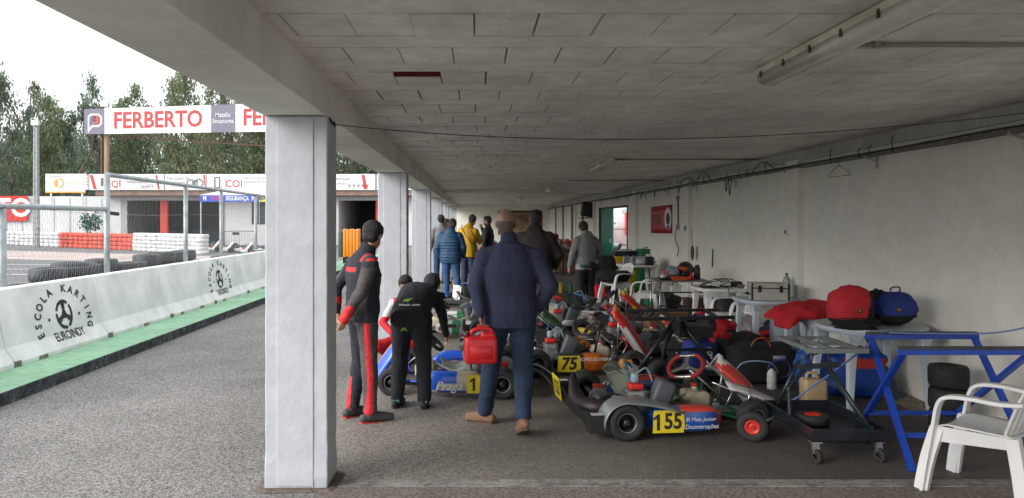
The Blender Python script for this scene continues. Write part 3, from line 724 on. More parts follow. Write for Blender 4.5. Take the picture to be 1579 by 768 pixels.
# ---- orange case on the kerb end
oc = thing('plastic_case', 'orange ribbed plastic case standing past the white barriers', 'case', (PX(542, 26.8), 26.8, .12))
om = mat('orange_plastic', (.75, .24, .015), .4, var=(2, .1)); hw = 12 * 26.8 / F; hh = 44 * 26.8 / F; zb_ = PZ(397, 26.8) - .12
b = MB(); 
for k in range(5): b.rbox((-hw * .8 + k * hw * .42, 0, zb_ + hh / 2), (hw * .36, .42, hh - .05 * (k % 2)), .03)
b.rbox((0, 0, zb_ + hh / 2), (hw * 2.0, .36, hh - .12), .03); b.build('shell', om, oc)
b = MB(); b.rbox((-hw - .10, .02, zb_ + hh / 2 - .03), (.16, .4, hh - .1), .04); b.build('backrest', mat('dark_teal', (.05, .08, .08), .5), oc)
b = MB(); b.span((-hw, -.18, 0), (-hw + .08, .18, zb_ + .04)); b.span((hw - .1, -.18, 0), (hw - .02, .18, zb_ + .04)); b.span((-hw, -.18, zb_ - .06), (hw, .18, zb_)); b.build('stand', black_metal, oc)

# ---- trees
def leaf_mat(name, c, c2, tr=.25):
    m = mat(name, c, .75, var=(.5, .3), bump=None, col2=c2, spec=.2, leaf=.38)
    return m
leafA = leaf_mat('eucalyptus_leaf', (.13, .18, .13), (.23, .30, .21)); leafB = leaf_mat('olive_leaf', (.16, .20, .12), (.30, .36, .21)); leafC = leaf_mat('dark_leaf', (.11, .15, .11), (.19, .24, .17))
trunk_m = mat('eucalyptus_trunk', (.24, .17, .12), .9, var=(2, .4))
def make_tree(seed, H_, r0, leafm, n_cl, label, dense=1.0, low=.25):
    q = random.Random(seed); t = thing('eucalyptus_tree', label, 'tree', group='eucalyptus trees behind the track')
    b = MB(); bend = [Vector((q.gauss(0, .12) * k, q.gauss(0, .12) * k, H_ * .96 * k / 6)) for k in range(7)]
    b.tube(bend, [.17 * (1 - k / 7.5) for k in range(7)], 7)
    cb = MB(); lb = MB()
    for i in range(n_cl):
        u = low + (1 - low) * (i + q.random()) / n_cl
        prof = r0 * (min(1, (u - low) / .16 + .3)) * (1 - ((u - low) / (1 - low)) ** 1.7) ** .6 * q.uniform(.55, 1.35) + .15
        a = q.uniform(0, 6.28); k = min(5, int(u / .96 * 6)); base = bend[k].lerp(bend[k + 1], min(1, u / .96 * 6 - k)) 
        rad = prof * q.uniform(.3, 1.0); c = Vector((base.x + math.cos(a) * rad, base.y + math.sin(a) * rad, u * H_ + q.uniform(-.3, .3)))
        if i % 3 == 0: b.tube([base - Vector((0, 0, .5)), (base + c) / 2 + Vector((0, 0, .1)), c], [.05, .03, .012], 4)
        cs = q.uniform(.30, .75) * (1.05 - .45 * u)
        for _ in range(int(30 * dense)):
            v = Vector((q.gauss(0, 1), q.gauss(0, 1), q.gauss(0, 1.15))) * cs * .75
            p = c + v; sz = q.uniform(.09, .24)
            M_ = Matrix.Rotation(q.uniform(0, 6.28), 3, 'Z') @ Matrix.Rotation(q.gauss(0, .6), 3, 'X')
            lb.add([p + M_ @ Vector(w_) for w_ in ((0, 0, 0), (sz * .38, 0, -sz * .6), (0, 0, -sz * 1.9), (-sz * .38, 0, -sz * .6))], [(0, 1, 2, 3)])
    b.build('trunk', trunk_m, t); lb.build('crown', leafm, t); return t
tp = [make_tree(11, 17, 1.65, leafA, 110, '', low=.22), make_tree(12, 15, 2.0, leafB, 125, '', low=.18), make_tree(13, 16, 1.8, leafC, 120, '', low=.2), make_tree(14, 13, 2.9, leafC, 130, '', low=.12), make_tree(15, 14.5, 2.15, leafB, 140, '', low=.3)]
tmap = [treemap(o) for o in tp]; used = set()
def place_tree(k, px, Y, H_, label):
    o = tp[k] if k not in used else copy_tree(tp[k], None, tmap[k]); used.add(k)
    bh = (17, 15, 16, 13, 14.5)[k]; s_ = H_ / bh; o.location = (PX(px, Y), Y, 0); o.scale = (s_ * rr.uniform(.92, 1.1), s_ * rr.uniform(.92, 1.1), s_); o.rotation_euler = (0, 0, rr.uniform(0, 6))
    o['label'] = label; return o
def topz(py, Y): return PZ(py, Y)
front = [(0, 15, 62, 88, 'tall thin eucalyptus at the far left, highest against the sky'), (2, -14, 60, 118, 'eucalyptus at the very left edge beside the tall thin one'), (1, 66, 63, 130, 'eucalyptus behind the lattice mast'), (4, 84, 65, 150, 'looser eucalyptus just right of the mast'), (2, 40, 67, 165, 'shorter dark eucalyptus between the first two tall ones'),
         (2, 112, 66, 172, 'low dark eucalyptus left of the grey emblem'), (0, 143, 62, 114, 'narrow pointed eucalyptus above the left end of the gantry sign'), (3, 128, 60, 160, 'dark bushy eucalyptus directly left of the gantry sign'), (1, 200, 64, 132, 'pale eucalyptus above the red lettering'),
         (4, 178, 68, 158, 'eucalyptus in the gap left of the pale one'), (3, 230, 66, 162, 'low dark eucalyptus between the pale one and the big crowns'), (1, 262, 62, 124, 'wide eucalyptus left of the brightest crown'), (4, 286, 64, 112, 'high eucalyptus in the middle of the big crowns'), (1, 322, 60, 118, 'brightest yellow green eucalyptus above the grey sign panel'),
         (2, 346, 64, 134, 'dark eucalyptus meeting the shed beam'), (4, 378, 62, 128, 'eucalyptus just left of the front pillar top'), (1, 410, 63, 130, 'eucalyptus behind the front pillar'), (3, 455, 62, 130, 'bushy eucalyptus hidden behind the front pillar'), (2, 500, 60, 130, 'eucalyptus right behind the front pillar edge'), (3, 535, 60, 120, 'bushy eucalyptus seen between the two nearest pillars'), (1, 572, 62, 120, 'pale eucalyptus beside the second pillar'), (4, 610, 62, 120, 'eucalyptus hidden behind the second pillar')]
for k, px, Y, py, lab in front: Y += 5; place_tree(k, px, Y, topz(py, Y), lab)
for j in range(54):
    px = -60 + j * 13.4 + rr.uniform(-4, 4); Y = 77 + (j % 3) * 6 + rr.uniform(-1, 1)
    o = place_tree((2, 3, 1, 3, 4, 2)[j % 6], px, Y, topz(rr.uniform(186, 222), Y), 'back row eucalyptus in the dense wood behind the front trees')
# undergrowth
q = random.Random(9); b = MB()
for i in range(5200):
    px = q.uniform(-80, 640); Y = q.uniform(90, 97); x = PX(px, Y); z = abs(q.gauss(0, 3.2)); s_ = q.uniform(.5, 1.3)
    a = q.uniform(0, 3.14); M_ = Matrix.Rotation(a, 3, 'Z') @ Matrix.Rotation(q.gauss(0, .5), 3, 'X')
    b.add([Vector((x, Y, z)) + M_ @ Vector(p) for p in ((-s_ * .5, 0, 0), (s_ * .4, 0, .1), (s_ * .1, 0, s_ * 1.1))], [(0, 1, 2)])
b.build('undergrowth', leafC, kind='stuff')
sheetb = MB(); sheetb.add([(-140, 58, .03), (20, 58, .03), (20, 130, .06), (-140, 130, .06)], [(0, 1, 2, 3)]); sheetb.build('forest_floor', mat('forest_floor', (.10, .075, .05), 1.0, var=(.5, .3)), kind='structure')
# van beyond the doorway
vn = thing('parked_van', 'white and pink van parked outside the doorway', 'van', (PX(990, 40), 40, 0))
b = MB(); 
b.rbox((0, 1, 2.0), (5.2, 2, 1.7), .25); b.build('upper_body', mat('van_white', (.75, .75, .76), .35, coat=.5), vn)
b = MB(); b.rbox((0, 1, .85), (5.2, 2.02, 1.1), .15); b.build('lower_body', mat('van_pink', (.55, .42, .42), .4, coat=.5), vn)
for x in (-1.45, 1.5):
    b = MB(); tyre_mb(b, (0, 0, 0), .36, .22, .2, (0, 1, 0)); wh = b.build('wheel', black_rubber, vn, loc=(x, .1, .36)); b = MB(); b.lathe([(.2, -.06), (.19, -.1), (.05, -.11)], 16, axis=(0, 1, 0)); b.build('rim', steel, wh)
b = MB(); b.box((-1.6, -.02, 1.55), (.35, .03, .05)); b.build('handle', grey_ink, vn); b = MB(); b.box((0, -.01, 1.22), (5, .03, .04)); b.build('trim', grey_ink, vn)
b = MB(); b.span((-.95, -.4, .9), (-.78, -.05, 2.1)); b.build('red_panel', red_plastic, vn)
b = MB(); b.rbox((-.3, -.005, 2.3), (1.6, .02, .5), .009, n=1); b.build('window', mat('van_glass', (.45, .48, .5), .2, bump=None), vn)
b = MB(); b.span((3, 60, 0), (40, 60.3, 6)); b.build('warehouse_wall', bw_, label='plain white wall behind the van outside the doorway', cat='wall')
# ================================================================ KARTS
frame_green = mat('frame_green', (.01, .10, .05), .35, .3); frame_steel = mat('frame_steel', (.35, .35, .36), .35, .8); frame_black = mat('frame_black', (.03, .03, .035), .4, .3)
alu = mat('cast_aluminium', (.38, .38, .38), .45, .7, var=(20, .3))
seat_grey = mat('seat_grey', (.24, .27, .24), .35, coat=.4); seat_pale = mat('seat_pale', (.40, .40, .34), .35, coat=.4); seat_black = mat('seat_black', (.02, .02, .022), .4)
tank_m = mat('fuel_tank', (.50, .45, .33), .4)
def kart_wheel(root, x, y, r, wd, rimm=None, steer=0.):
    b = MB(); tyre_mb(b, (0, 0, 0), r, wd, r * .50, (0, 1, 0), 28)
    w_ = b.build('wheel', black_rubber, root, loc=(x, y, r)); w_.rotation_euler = (0, 0, steer)
    s_ = 1 if y > 0 else -1
    b = MB(); b.lathe([(r * .50, -wd * .34), (r * .53, -wd * .38), (r * .46, -wd * .36), (r * .42, -wd * .1), (r * .40, 0), (r * .42, wd * .1), (r * .46, wd * .36), (r * .53, wd * .38), (r * .50, wd * .34)], 24, axis=(0, 1, 0), caps=False)
    b.lathe([(0.001, -.015), (r * .42, -.012), (r * .42, .012), (0.001, .015)], 24, axis=(0, 1, 0))
    b.lathe([(.03, -.03), (.028, wd * .38), (.012, wd * .42)], 12, axis=(0, s_, 0))
    for k in range(3):
        a = 2 * math.pi * k / 3; b.lathe([(.008, 0), (.008, .02)], 8, (r * .25 * math.cos(a), s_ * .012, r * .25 * math.sin(a)), (0, s_, 0))
    b.cur = 1; b.tube([(r * .515 * math.cos(2 * math.pi * k / 24), s_ * wd * .37, r * .515 * math.sin(2 * math.pi * k / 24)) for k in range(24)], .0035, 5, closed=True)
    b.build('rim', [rimm or frame_black, alu], w_)
def pod_shape(b, x0, x1, z0, z1, y, th, side, nose=.12):
    rings = []; n = 10
    for i in range(n + 1):
        u = i / n; x = x0 + (x1 - x0) * u
        e = min(1, (u / .10)) ** .5 if u < .10 else (min(1, (1 - u) / .22) ** .5 if u > .78 else 1); e = max(e, .22)
        h0 = z0 + (z1 - z0) * (1 - e) * .25; h1 = z1 - (z1 - z0) * (1 - e) * .45; t_ = th * (.4 + .6 * e)
        ring = []
        for a in range(14):
            an = 2 * math.pi * a / 14; c, s_ = math.cos(an), math.sin(an)
            cc = abs(c) ** .5 * (1 if c > 0 else -1); ss = abs(s_) ** .45 * (1 if s_ > 0 else -1)
            ring.append(Vector((x, y - side * (th - t_) * .5 * 1.6 + cc * t_ / 2, (h0 + h1) / 2 + ss * (h1 - h0) / 2)))
        rings.append(ring)
    b.loft(rings)
def color_faces(b, fn):
    for i, f in enumerate(b.f):
        c = Vector((0, 0, 0))
        for v in f: c += Vector(b.v[v])
        b.mi[i] = fn(c / len(f))
def make_kart(label, loc, rz, pods, seat, frame, number='', words=(), wheel_m=None, nassau=None, nassau_dx=0., nassau_h=.52, engine_red=True, bumper=True, guard=False, nose=None, group='karts parked in the shed', rear_plate=False, numside=-1, z=0., steer=0., engine_side=-1, muffler=True, plate_m=None, words_m=None, rim=None, name='race_kart', exhaust_big=False, nose_full=None, wax=None):
    t = thing(name, label, 'kart', (loc[0], loc[1], z), rz, group)
    b = MB()
    for s_ in (-1, 1):
        b.tube(cr([(-.12, s_ * .30, .09), (.30, s_ * .32, .075), (.62, s_ * .34, .06), (.92, s_ * .20, .06), (1.12, s_ * .14, .06), (1.26, s_ * .14, .06)], 5), .015, 8)
        b.tube(cr([(.95, s_ * .20, .06), (1.02, s_ * .36, .07), (1.05, s_ * .44, .10)], 4), .015, 8)
        b.tube([(1.05, s_ * .42, .05), (1.05, s_ * .45, .20)], .014, 8); b.box((0, s_ * .30, .13), (.07, .02, .1))
        b.tube([(.20, s_ * .33, .08), (.20, s_ * .52, .10)], .011, 8); b.tube([(.78, s_ * .30, .08), (.78, s_ * .50, .10)], .011, 8)
        b.tube([(.08, s_ * .26, .08), (.14, s_ * .2, .30)], .009, 6)
    for x in (-.10, .28, .66): b.tube([(x, -.31, .075), (x, .31, .075)], .014, 8)
    b.tube([(1.12, -.14, .06), (1.12, .14, .06)], .014, 8)
    b.tube(cr([(1.2, -.16, .06), (1.33, -.17, .07), (1.35, -.12, .12), (1.35, .12, .12), (1.33, .17, .07), (1.2, .16, .06)], 4), .010, 7)
    b.tube([(1.05, -.38, .13), (.99, 0, .11)], .007, 6); b.tube([(1.05, .38, .13), (.99, 0, .11)], .007, 6)
    b.tube([(.83, -.13, .08), (.80, 0, .33)], .009, 6); b.tube([(.83, .13, .08), (.80, 0, .33)], .009, 6)
    b.build('frame', frame, t)
    b = MB(); b.poly([(.45, -.31), (.95, -.20), (1.22, -.13), (1.22, .13), (.95, .20), (.45, .31)], .004, (0, 0, .052), (1, 0, 0), (0, 1, 0)); b.build('floor_tray', alu, t)
    b = MB(); b.tube([(0, -.56, .14), (0, .56, .14)], .018, 10); b.lathe([(.09, -.004), (.09, .004)], 24, (0, .12, .14), (0, 1, 0)); b.lathe([(.10, -.003), (.10, .003)], 30, (0, -.22, .14), (0, 1, 0)); b.build('rear_axle', steel, t)
    for s_ in (-1, 1):
        kart_wheel(t, 0, s_ * .585, .14, .205, rim); kart_wheel(t, 1.05, s_ * .54, .128, .125, rim, steer)
    # seat
    path = [Vector((.02, 0, .40)), Vector((.045, 0, .35)), Vector((.09, 0, .24)), Vector((.16, 0, .13)), Vector((.27, 0, .075)), Vector((.42, 0, .085)), Vector((.56, 0, .14)), Vector((.64, 0, .18))]
    pp = cr(path, 3); n = len(pp) - 1
    def sf(u, v):
        i = min(n, int(round(v * n))); p = pp[i]; a = (u - .5) * 2
        hw = .17 + .03 * math.sin(v * math.pi); lift = (.13 * math.sin(min(1, v / .75) * math.pi) ** .7 if v < .75 else .0) + .07
        tz = pp[min(i + 1, n)] - pp[max(i - 1, 0)]; tz.normalize(); nrm = Vector((-tz.z, 0, tz.x)) if True else None
        if nrm.x < 0 and v < .3: nrm = -nrm
        nrm = Vector((abs(nrm.x), 0, abs(nrm.z)))
        k = abs(a) ** 3
        return p + Vector((0, a * hw * (1 - .1 * k), 0)) + nrm * k * lift
    b = MB(); b.grid(sf, 12, n); b.build('seat', seat, t, solid=.006)
    # engine
    es = engine_side; ex_, ey = .16, es * .30
    b = MB(); b.rbox((ex_, ey, .17), (.20, .15, .12), .02); b.rbox((ex_ + .02, ey, .26), (.12, .12, .08), .01)
    for k in range(4): b.box((ex_ + .02, ey, .235 + k * .022), (.15, .14, .006))
    b.lathe([(.028, 0), (.028, .07), (.02, .08)], 12, (ex_ - .09, ey, .22), (-1, 0, .3)); b.lathe([(.06, 0), (.06, .02)], 18, (ex_, ey + es * .075, .17), (0, es, 0))
    e = b.build('engine', alu, t)
    b = MB(); b.rbox((ex_ + .02, ey, .335), (.115, .105, .05), .015); b.build('engine_head', red_plastic if engine_red else alu, e)
    b = MB(); b.rbox((ex_ + .015, ey, .40), (.06, .06, .08), .02); b.tube(cr([(ex_ + .03, ey, .43), (ex_ + .12, ey + .02, .47), (ex_ + .17, ey + .02, .36)], 5), .008, 6); b.build('spark_cap', mat('pale_blue', (.25, .33, .36), .4), e)
    b = MB(); b.rbox((ex_ + .22, ey + es * .04, .27), (.16, .13, .24), .03, Matrix.Rotation(.4, 3, 'Y')); b.tube(cr([(ex_ + .1, ey, .24), (ex_ + .16, ey, .25), (ex_ + .2, ey, .27)], 3), .03, 8); b.build('airbox', mat('airbox_grey', (.07, .08, .09), .5), t)
    # exhaust
    if muffler:
        k = 1.45 if exhaust_big else 1
        b = MB(); pts = cr([(ex_ - .08, ey, .20), (-.12, ey + es * .0, .17), (-.22, ey - es * .12, .17), (-.24, ey - es * .28, .22), (-.22, ey - es * .42, .32 * (1.1 if exhaust_big else 1))], 5)
        b.tube(pts, [.03 * k, .03 * k, .032 * k, .035 * k, .04 * k, .042 * k] + [.046 * k] * (len(pts) - 12) + [.04 * k, .036 * k, .03 * k, .03 * k, .024, .02], 12)
        b.build('exhaust', mat('exhaust_dark', (.05, .04, .042), .5, .5), t)
    # radiator, brake, hoses, chain guard, cables
    if engine_red:
        b = MB(); Mr = Matrix.Rotation(.25, 3, 'Y'); b.box((.34, -es * .33, .25), (.045, .17, .27), Mr)
        for k in range(9): b.box((.315, -es * .33, .14 + k * .027), (.02, .15, .004), Mr)
        b.build('radiator', alu, t)
        b = MB(); b.tube(cr([(.34, -es * .28, .37), (.25, -es * .15, .44), (.18, es * .1, .42), (.17, es * .25, .34)], 6), .011, 7); b.tube(cr([(.34, -es * .26, .13), (.2, -es * .1, .07), (.16, es * .2, .10)], 5), .011, 7); b.build('coolant_hose', mat('hose_blue2', (.02, .12, .30), .4), t)
    b = MB(); b.rbox((-.0, .14, .23), (.09, .035, .06), .008); b.build('brake_caliper', mat('caliper_red', (.35, .03, .02), .4), t)
    b = MB(); b.poly([(-.13, .12), (-.10, .22), (.0, .27), (.10, .25), (.18, .19), (.18, .14), (0, .16)], .02, (0, es * .225, 0), (1, 0, 0), (0, 0, 1)); b.build('chain_guard', black_plastic, t)
    b = MB(); 
    for (pp_, rr_) in (([(.95, .1, .10), (.7, .22, .09), (.4, .27, .12), (.05, .17, .24)], .004), ([(1.0, -.1, .2), (.8, -.2, .12), (.5, -.30, .16), (.30, es * .3, .26)], .004), ([(.8, .1, .22), (.62, .2, .26), (.4, .22, .30), (.2, es * .24, .28)], .005), ([(.1, es * .24, .42), (.02, es * .12, .46), (.0, 0, .38), (.05, -.1, .3)], .004)): b.tube(cr(pp_, 5), rr_, 5)
    b.build('cables', black_rubber, t)
    for s_ in (-1, 1): b = MB(); b.tube([(.12, s_ * .20, .30), (-.02, s_ * .27, .12)], .006, 6); b.tube([(.10, s_ * .20, .24), (.14, s_ * .30, .09)], .006, 6); b.build('seat_strut', steel, t)
    b = MB(); b.rbox((.93, -.12, .115), (.06, .04, .06), .01); b.lathe([(.015, 0), (.015, .03)], 10, (.93, -.12, .14)); b.build('brake_cylinder', alu, t)
    # steering
    b = MB(); b.tube([(1.10, 0, .10), (.74, 0, .40)], .009, 8); sc_ = b.build('steering_column', steel, t)
    cc = Vector((.72, 0, .42)); ax = Vector(wax or (-.64, 0, .77)).normalized(); wu = Vector((0, 1, 0)); wu = (wu - ax * wu.dot(ax)).normalized(); wv_ = ax.cross(wu)
    if wax: wu, wv_ = wu * .8 + wv_ * .6, wv_ * .8 - wu * .6
    def wp(u, v): return cc + wu * u + wv_ * v
    ring = [wp(.155 * math.cos(a), (.125 * math.sin(a) if abs(math.sin(a)) < .8 else .105 * (1 if math.sin(a) > 0 else -1))) for a in [2 * math.pi * k / 28 for k in range(28)]]
    b = MB(); b.tube(ring, .019, 8, closed=True)
    if wheel_m == 'red':
        color_faces(b, lambda c: 1 if abs((c - cc).dot(wu)) < .075 else 0); w_ = b.build('steering_wheel', [mat('grip_red', (.30, .02, .02), .7), chrome], t)
    else: w_ = b.build('steering_wheel', black_rubber, t)
    b = MB()
    for a in (-90, 30, 150): b.bar(wp(0, 0), wp(.15 * math.cos(R(a)), .11 * math.sin(R(a))), .03, .006, up=ax)
    b.lathe([(.035, -.01), (.035, .01)], 12, cc, ax); b.build('spokes', chrome if wheel_m == 'red' else frame_black, w_)
    # pedals + tank
    for s_ in (-1, 1): b = MB(); b.tube([(1.0, s_ * .12, .08), (1.08, s_ * .13, .24), (1.08, s_ * .07, .25)], .006, 6); b.build('pedal', steel, t)
    b = MB(); b.rbox((.80, 0, .14), (.20, .24, .16), .04); b.lathe([(.03, 0), (.03, .04)], 12, (.80, 0, .22)); tk = b.build('fuel_tank', tank_m, t)
    b = MB(); b.lathe([(.034, 0), (.034, .025)], 12, (.80, 0, .255)); b.build('cap', red_plastic, tk)
    # pods
    for s_ in (-1, 1):
        b = MB(); pod_shape(b, .18, .79, .045, .235, s_ * .56, .17, s_)
        if isinstance(pods, tuple): mats_, fn = pods; color_faces(b, fn); p = b.build('side_pod', mats_, t)
        else: p = b.build('side_pod', pods, t)
        qs = random.Random(hash(round(loc[0] * 100 + loc[1] * 7)) + s_)
        for _k in range(0 if (number in ('155', '75', '1') and s_ == numside) else 3):
            xc = qs.uniform(.28, .68); zc = qs.uniform(.10, .18); ww, hh_ = qs.uniform(.03, .09), qs.uniform(.015, .03); yy_ = s_ * (.56 + .0885 + .0008 * _k); q = MB()
            q.add([(xc - ww, yy_, zc - hh_), (xc + ww, yy_, zc - hh_), (xc + ww * .8, yy_, zc + hh_), (xc - ww * .9, yy_, zc + hh_)], [(0, 1, 2, 3)]); q.build('sticker', qs.choice([white_ink, red_ink, yellow_vinyl, ink, c2 if 'c2' in globals() else red_ink]), p)
        if number and (s_ == numside or numside == 0):
            yy = s_ * (.56 + .0875); sg = -s_
            xa, xb = (.20, .44) if number != '1' else (.20, .33)
            fn_ = lambda u, v: Vector((u, yy + s_ * .0, v))
            def mk(off): return lambda u, v: Vector((u, yy + s_ * off, v))
            q = MB(); q.flat([(xa, .055), (xb, .055), (xb + .012, .1), (xb, .225), (xa + .01, .225)] if s_ < 0 else [(xa, .225), (xb, .225), (xb, .055), (xa, .055)], mk(.0015)); q.build('number_plate', plate_m or yellow_vinyl, p)
            q = MB(); cxn = (xa + xb) / 2; dirx = -s_
            if number[0] == '1':
                gu = .046 if number == '155' else .052; base = -.078 if number == '155' else 0.0
                one = [(-.010, -.062), (.014, -.062), (.014, .060), (-.002, .060), (-.034, .034), (-.034, .014), (-.010, .028)]
                q.add([mk(.004)(cxn + dirx * (base + u_), .138 + v_) for u_, v_ in one], [tuple(range(7))])
            q.text(number if number[0] != '1' else ('  55' if number == '155' else ' '), .165 if len(number) > 2 else .18, lambda u, v: mk(.004)(cxn + dirx * u * (.86 if len(number) > 2 else .95), .138 + v), bold=.03, shear=.15 if number == '75' else 0)
            q.build('lettering', ink, p)
        if words and (s_ == numside or numside == 0):
            yy = s_ * (.56 + .0875); q = MB(); dirx = -s_
            for (txt, cx_, cz_, size, sh, bo) in words:
                q.text(txt, size, lambda u, v: Vector((cx_ + dirx * u, yy + s_ * .004, cz_ + v)), bold=bo, shear=sh)
            q.build('lettering', words_m or white_ink, p)
    if guard:
        b = MB(); s_ = numside; rings = []
        for k in range(15):
            a = R(188 - 11.0 * k) if k < 11 else None
            if a is not None: c = Vector((.175 * math.cos(a) , 0, .135 + .165 * math.sin(a)))
            else: c = Vector((.175 * math.cos(R(78)) + (k - 10) * .10, 0, .135 + .165 * math.sin(R(78)) - (k - 10) ** 1.5 * .010))
            rings.append([c + Vector((0, s_ * .47, 0)), c + Vector((0, s_ * .50, .006)), c + Vector((0, s_ * .66, .0)), c + Vector((0, s_ * .69, -.012))])
        vs = [p for r_ in rings for p in r_]; fs = [(i * 4 + j, i * 4 + j + 1, (i + 1) * 4 + j + 1, (i + 1) * 4 + j) for i in range(14) for j in range(3)]
        # inner side plate closes towards the seat
        b.add(vs, fs, True)
        b.add([r_[0] for r_ in rings] + [Vector((r_[0].x * .8, r_[0].y, min(r_[0].z, .10))) for r_ in rings], [(i, i + 1, i + 16, i + 15) for i in range(14)])
        b.build('wheel_guard', mat('guard_grey', (.17, .19, .19), .35, coat=.3), t, solid=.005)
    if nassau is not None:
        mats_, fn = nassau; b = MB(); x0n, z0n, x1n, z1n = .92 + nassau_dx, nassau_h, 1.36 + nassau_dx, .10
        def nf(u, v):
            p = Vector((x0n + (x1n - x0n) * v, 0, z0n + (z1n - z0n) * (v ** 1.15))); a = (u - .5) * 2
            hw = (.075 + .07 * math.sin(min(1, v * 1.4) * math.pi / 2)) * (1 if v > .08 else .55 + v * 5.6)
            return p + Vector((-abs(a) ** 2.5 * .06 + (.03 if v < .1 else 0), a * hw, -abs(a) ** 2.2 * .10 + .02 * math.sin(v * 3.14)))
        b.grid(nf, 12, 16); color_faces(b, fn); b.build('front_panel', mats_, t, solid=.01)
        b = MB(); b.tube([(x0n + .08, 0, z0n - .08), (1.0, 0, .12)], .007, 6); b.build('panel_strut', steel, t)
    if nose_full is not None:
        b = MB(); rings = []
        for k in range(11):
            u = k / 10; y_ = -.5 + u; xx = 1.46 - .26 * abs(2 * u - 1) ** 2.2; hh = .17 - .03 * abs(2 * u - 1)
            rings.append([Vector((xx + .07 * math.cos(a), y_, .04 + hh / 2 + hh / 2 * math.sin(a))) for a in [2 * math.pi * j / 10 for j in range(10)]])
        b.loft(rings); b.build('front_fairing', nose_full, t)
    if bumper:
        b = MB(); prof = []
        rings = []
        for k in range(13):
            u = k / 12; y_ = -.62 + 1.24 * u; xx = -.27 + .03 * abs(2 * u - 1) ** 2; hh = .055 if 1 <= k <= 11 else .09
            if k in (0, 1, 11, 12): hh = .085
            rings.append([Vector((xx + .028 * math.cos(a), y_, .135 + hh * math.sin(a))) for a in [R(45), R(135), R(225), R(315)]])
        b.loft(rings, smooth=False)
        for s_ in (-1, 1): b.tube([(-.1, s_ * .2, .09), (-.26, s_ * .2, .12)], .012, 8); b.box((-.20, s_ * .60, .13), (.17, .10, .13))
        bm_ = b.build('rear_bumper', black_plastic, t, bevel=.008)
        b = MB()
        for s_ in (-1, 1): b.box((-.21, s_ * .60, .1985), (.10, .06, .004))
        b.build('sticker', mat('pale_sticker', (.5, .5, .5), .5), bm_)
        if rear_plate:
            b = MB(); b.rbox((-.315, .33, .20), (.012, .26, .20), .005, Matrix.Rotation(-.15, 3, 'Y')); pl = b.build('number_plate', yellow_vinyl, bm_)
            q = MB(); q.text(number, .17, lambda u, v: Vector((-.3225 - v * .15, .33 - u * .9, .195 + v)), bold=.03); q.build('lettering', ink, pl)
    return t
# 155
c1, c2, c3, c4 = mat('pod_blue', (.015, .075, .30), .35, coat=.4, var=(5, .4)), mat('pod_red', (.55, .045, .03), .35, coat=.4), mat('pod_white', (.6, .6, .6), .4, coat=.3), mat('pod_orange', (.50, .12, .015), .4, coat=.3, var=(9, .4))
def podA(c):
    if c.x > .70: return 1
    if c.z > .17 + (.7 - c.x) * .12 and c.x > .45: return 1
    return 0
def nasA(c):
    return 1 if c.y < -.045 and c.y > -.125 and c.z < .44 else 0
kartA = make_kart('blue and red kart with yellow number 155 plate on its side, nearest on the floor', (1.07, 6.13), R(6), ([c1, c2], podA), mat('seat_sage', (.22, .25, .19), .4, coat=.3), frame_green, '155', [('El Mata Junior', .575, .150, .042, .25, 0), ('Dconstruções', .585, .095, .046, .1, .003)],
          wheel_m='red', wax=(-.62, -.42, .66), nassau=([mat('panel_white', (.55, .54, .50), .4), c2], nasA), nassau_dx=.06, guard=True, rear_plate=True, exhaust_big=True, steer=.15)
b = MB(); b.grid(lambda u, v: Vector((1.0 + .42 * u, -.24 + .10 * v, .27 - .15 * u ** 1.3 + .05 * v)), 8, 3); b.build('front_bracket_cover', c3, kartA, solid=.008)
b = MB(); b.tube([(.86, -.22, .33), (1.30, -.20, .14)], .008, 6); b.tube([(1.14, -.25, .12), (1.19, -.22, .30)], .008, 6); b.build('front_support', chrome, kartA)
# 75
def podB(c):
    return 1 if c.x > .5 else 0
def nasB(c):
    if abs(c.y) > .115: return 3
    return 0 if c.y < -.05 else (1 if c.y < .02 else (2 if c.y < .06 else 4))
make_kart('kart with yellow number 75 plate and orange side pod, behind kart 155', (.64, 8.38), R(3), ([mat('pod_black', (.02, .02, .02), .4), c4], podB), seat_black, frame_steel, '75', [('JOÃO OLIVEIRA', .61, .185, .048, 0, .008)],
          nassau=([mat('n_red', (.55, .03, .03), .4), mat('n_orange', (.45, .16, .03), .4), mat('n_blue', (.02, .04, .3), .4), c3, mat('n_olive', (.12, .10, .03), .4)], nasB), nassau_dx=.02, nassau_h=.70)
# blue kart facing left
def podC(c):
    if c.x > .58 and c.z > .10: return 0
    if c.x > .42 and c.z > .15: return 0
    if c.x > .75: return 1
    return 2 if c.z > .075 or c.x > .6 else 0
def nasC(c): return 0 if c.y > .04 else (1 if c.y > -.02 else 2)
make_kart('blue and white kart with yellow number 1 plate, being looked at by the bending boy', (.30, 7.42), R(176), ([mat('praga_blue', (.01, .09, .55), .35, coat=.4), mat('praga_orange', (.5, .18, .05), .4), mat('praga_cream', (.48, .42, .34), .4, coat=.3)], podC), seat_grey, mat('frame_blue', (.02, .05, .3), .35, .3), '1',
          [('Praga', .50, .115, .115, .35, .004)], nassau=([mat('praga_blue', (0, 0, 0)), mat('praga_orange', (0, 0, 0)), c3], nasC), numside=1, nassau_h=.62)
def nasE(c): return 0 if c.y < -.03 else (1 if c.y < .05 else 2)
nE = ([mat('n_green', (.04, .08, .04), .4, var=(20, .7)), mat('n_speckle', (.45, .35, .28), .4, var=(30, .6)), c3], nasE)
make_kart('kart with green and cream front panel and yellow fuel tank, directly behind kart 75', (.08, 9.75), R(2), seat_pale, mat('seat_yellow', (.5, .40, .02), .4, coat=.3), frame_steel, '', nassau=nE, nassau_h=.50, nassau_dx=-.12, nose_full=mat('nose_yellow', (.62, .45, .02), .4))
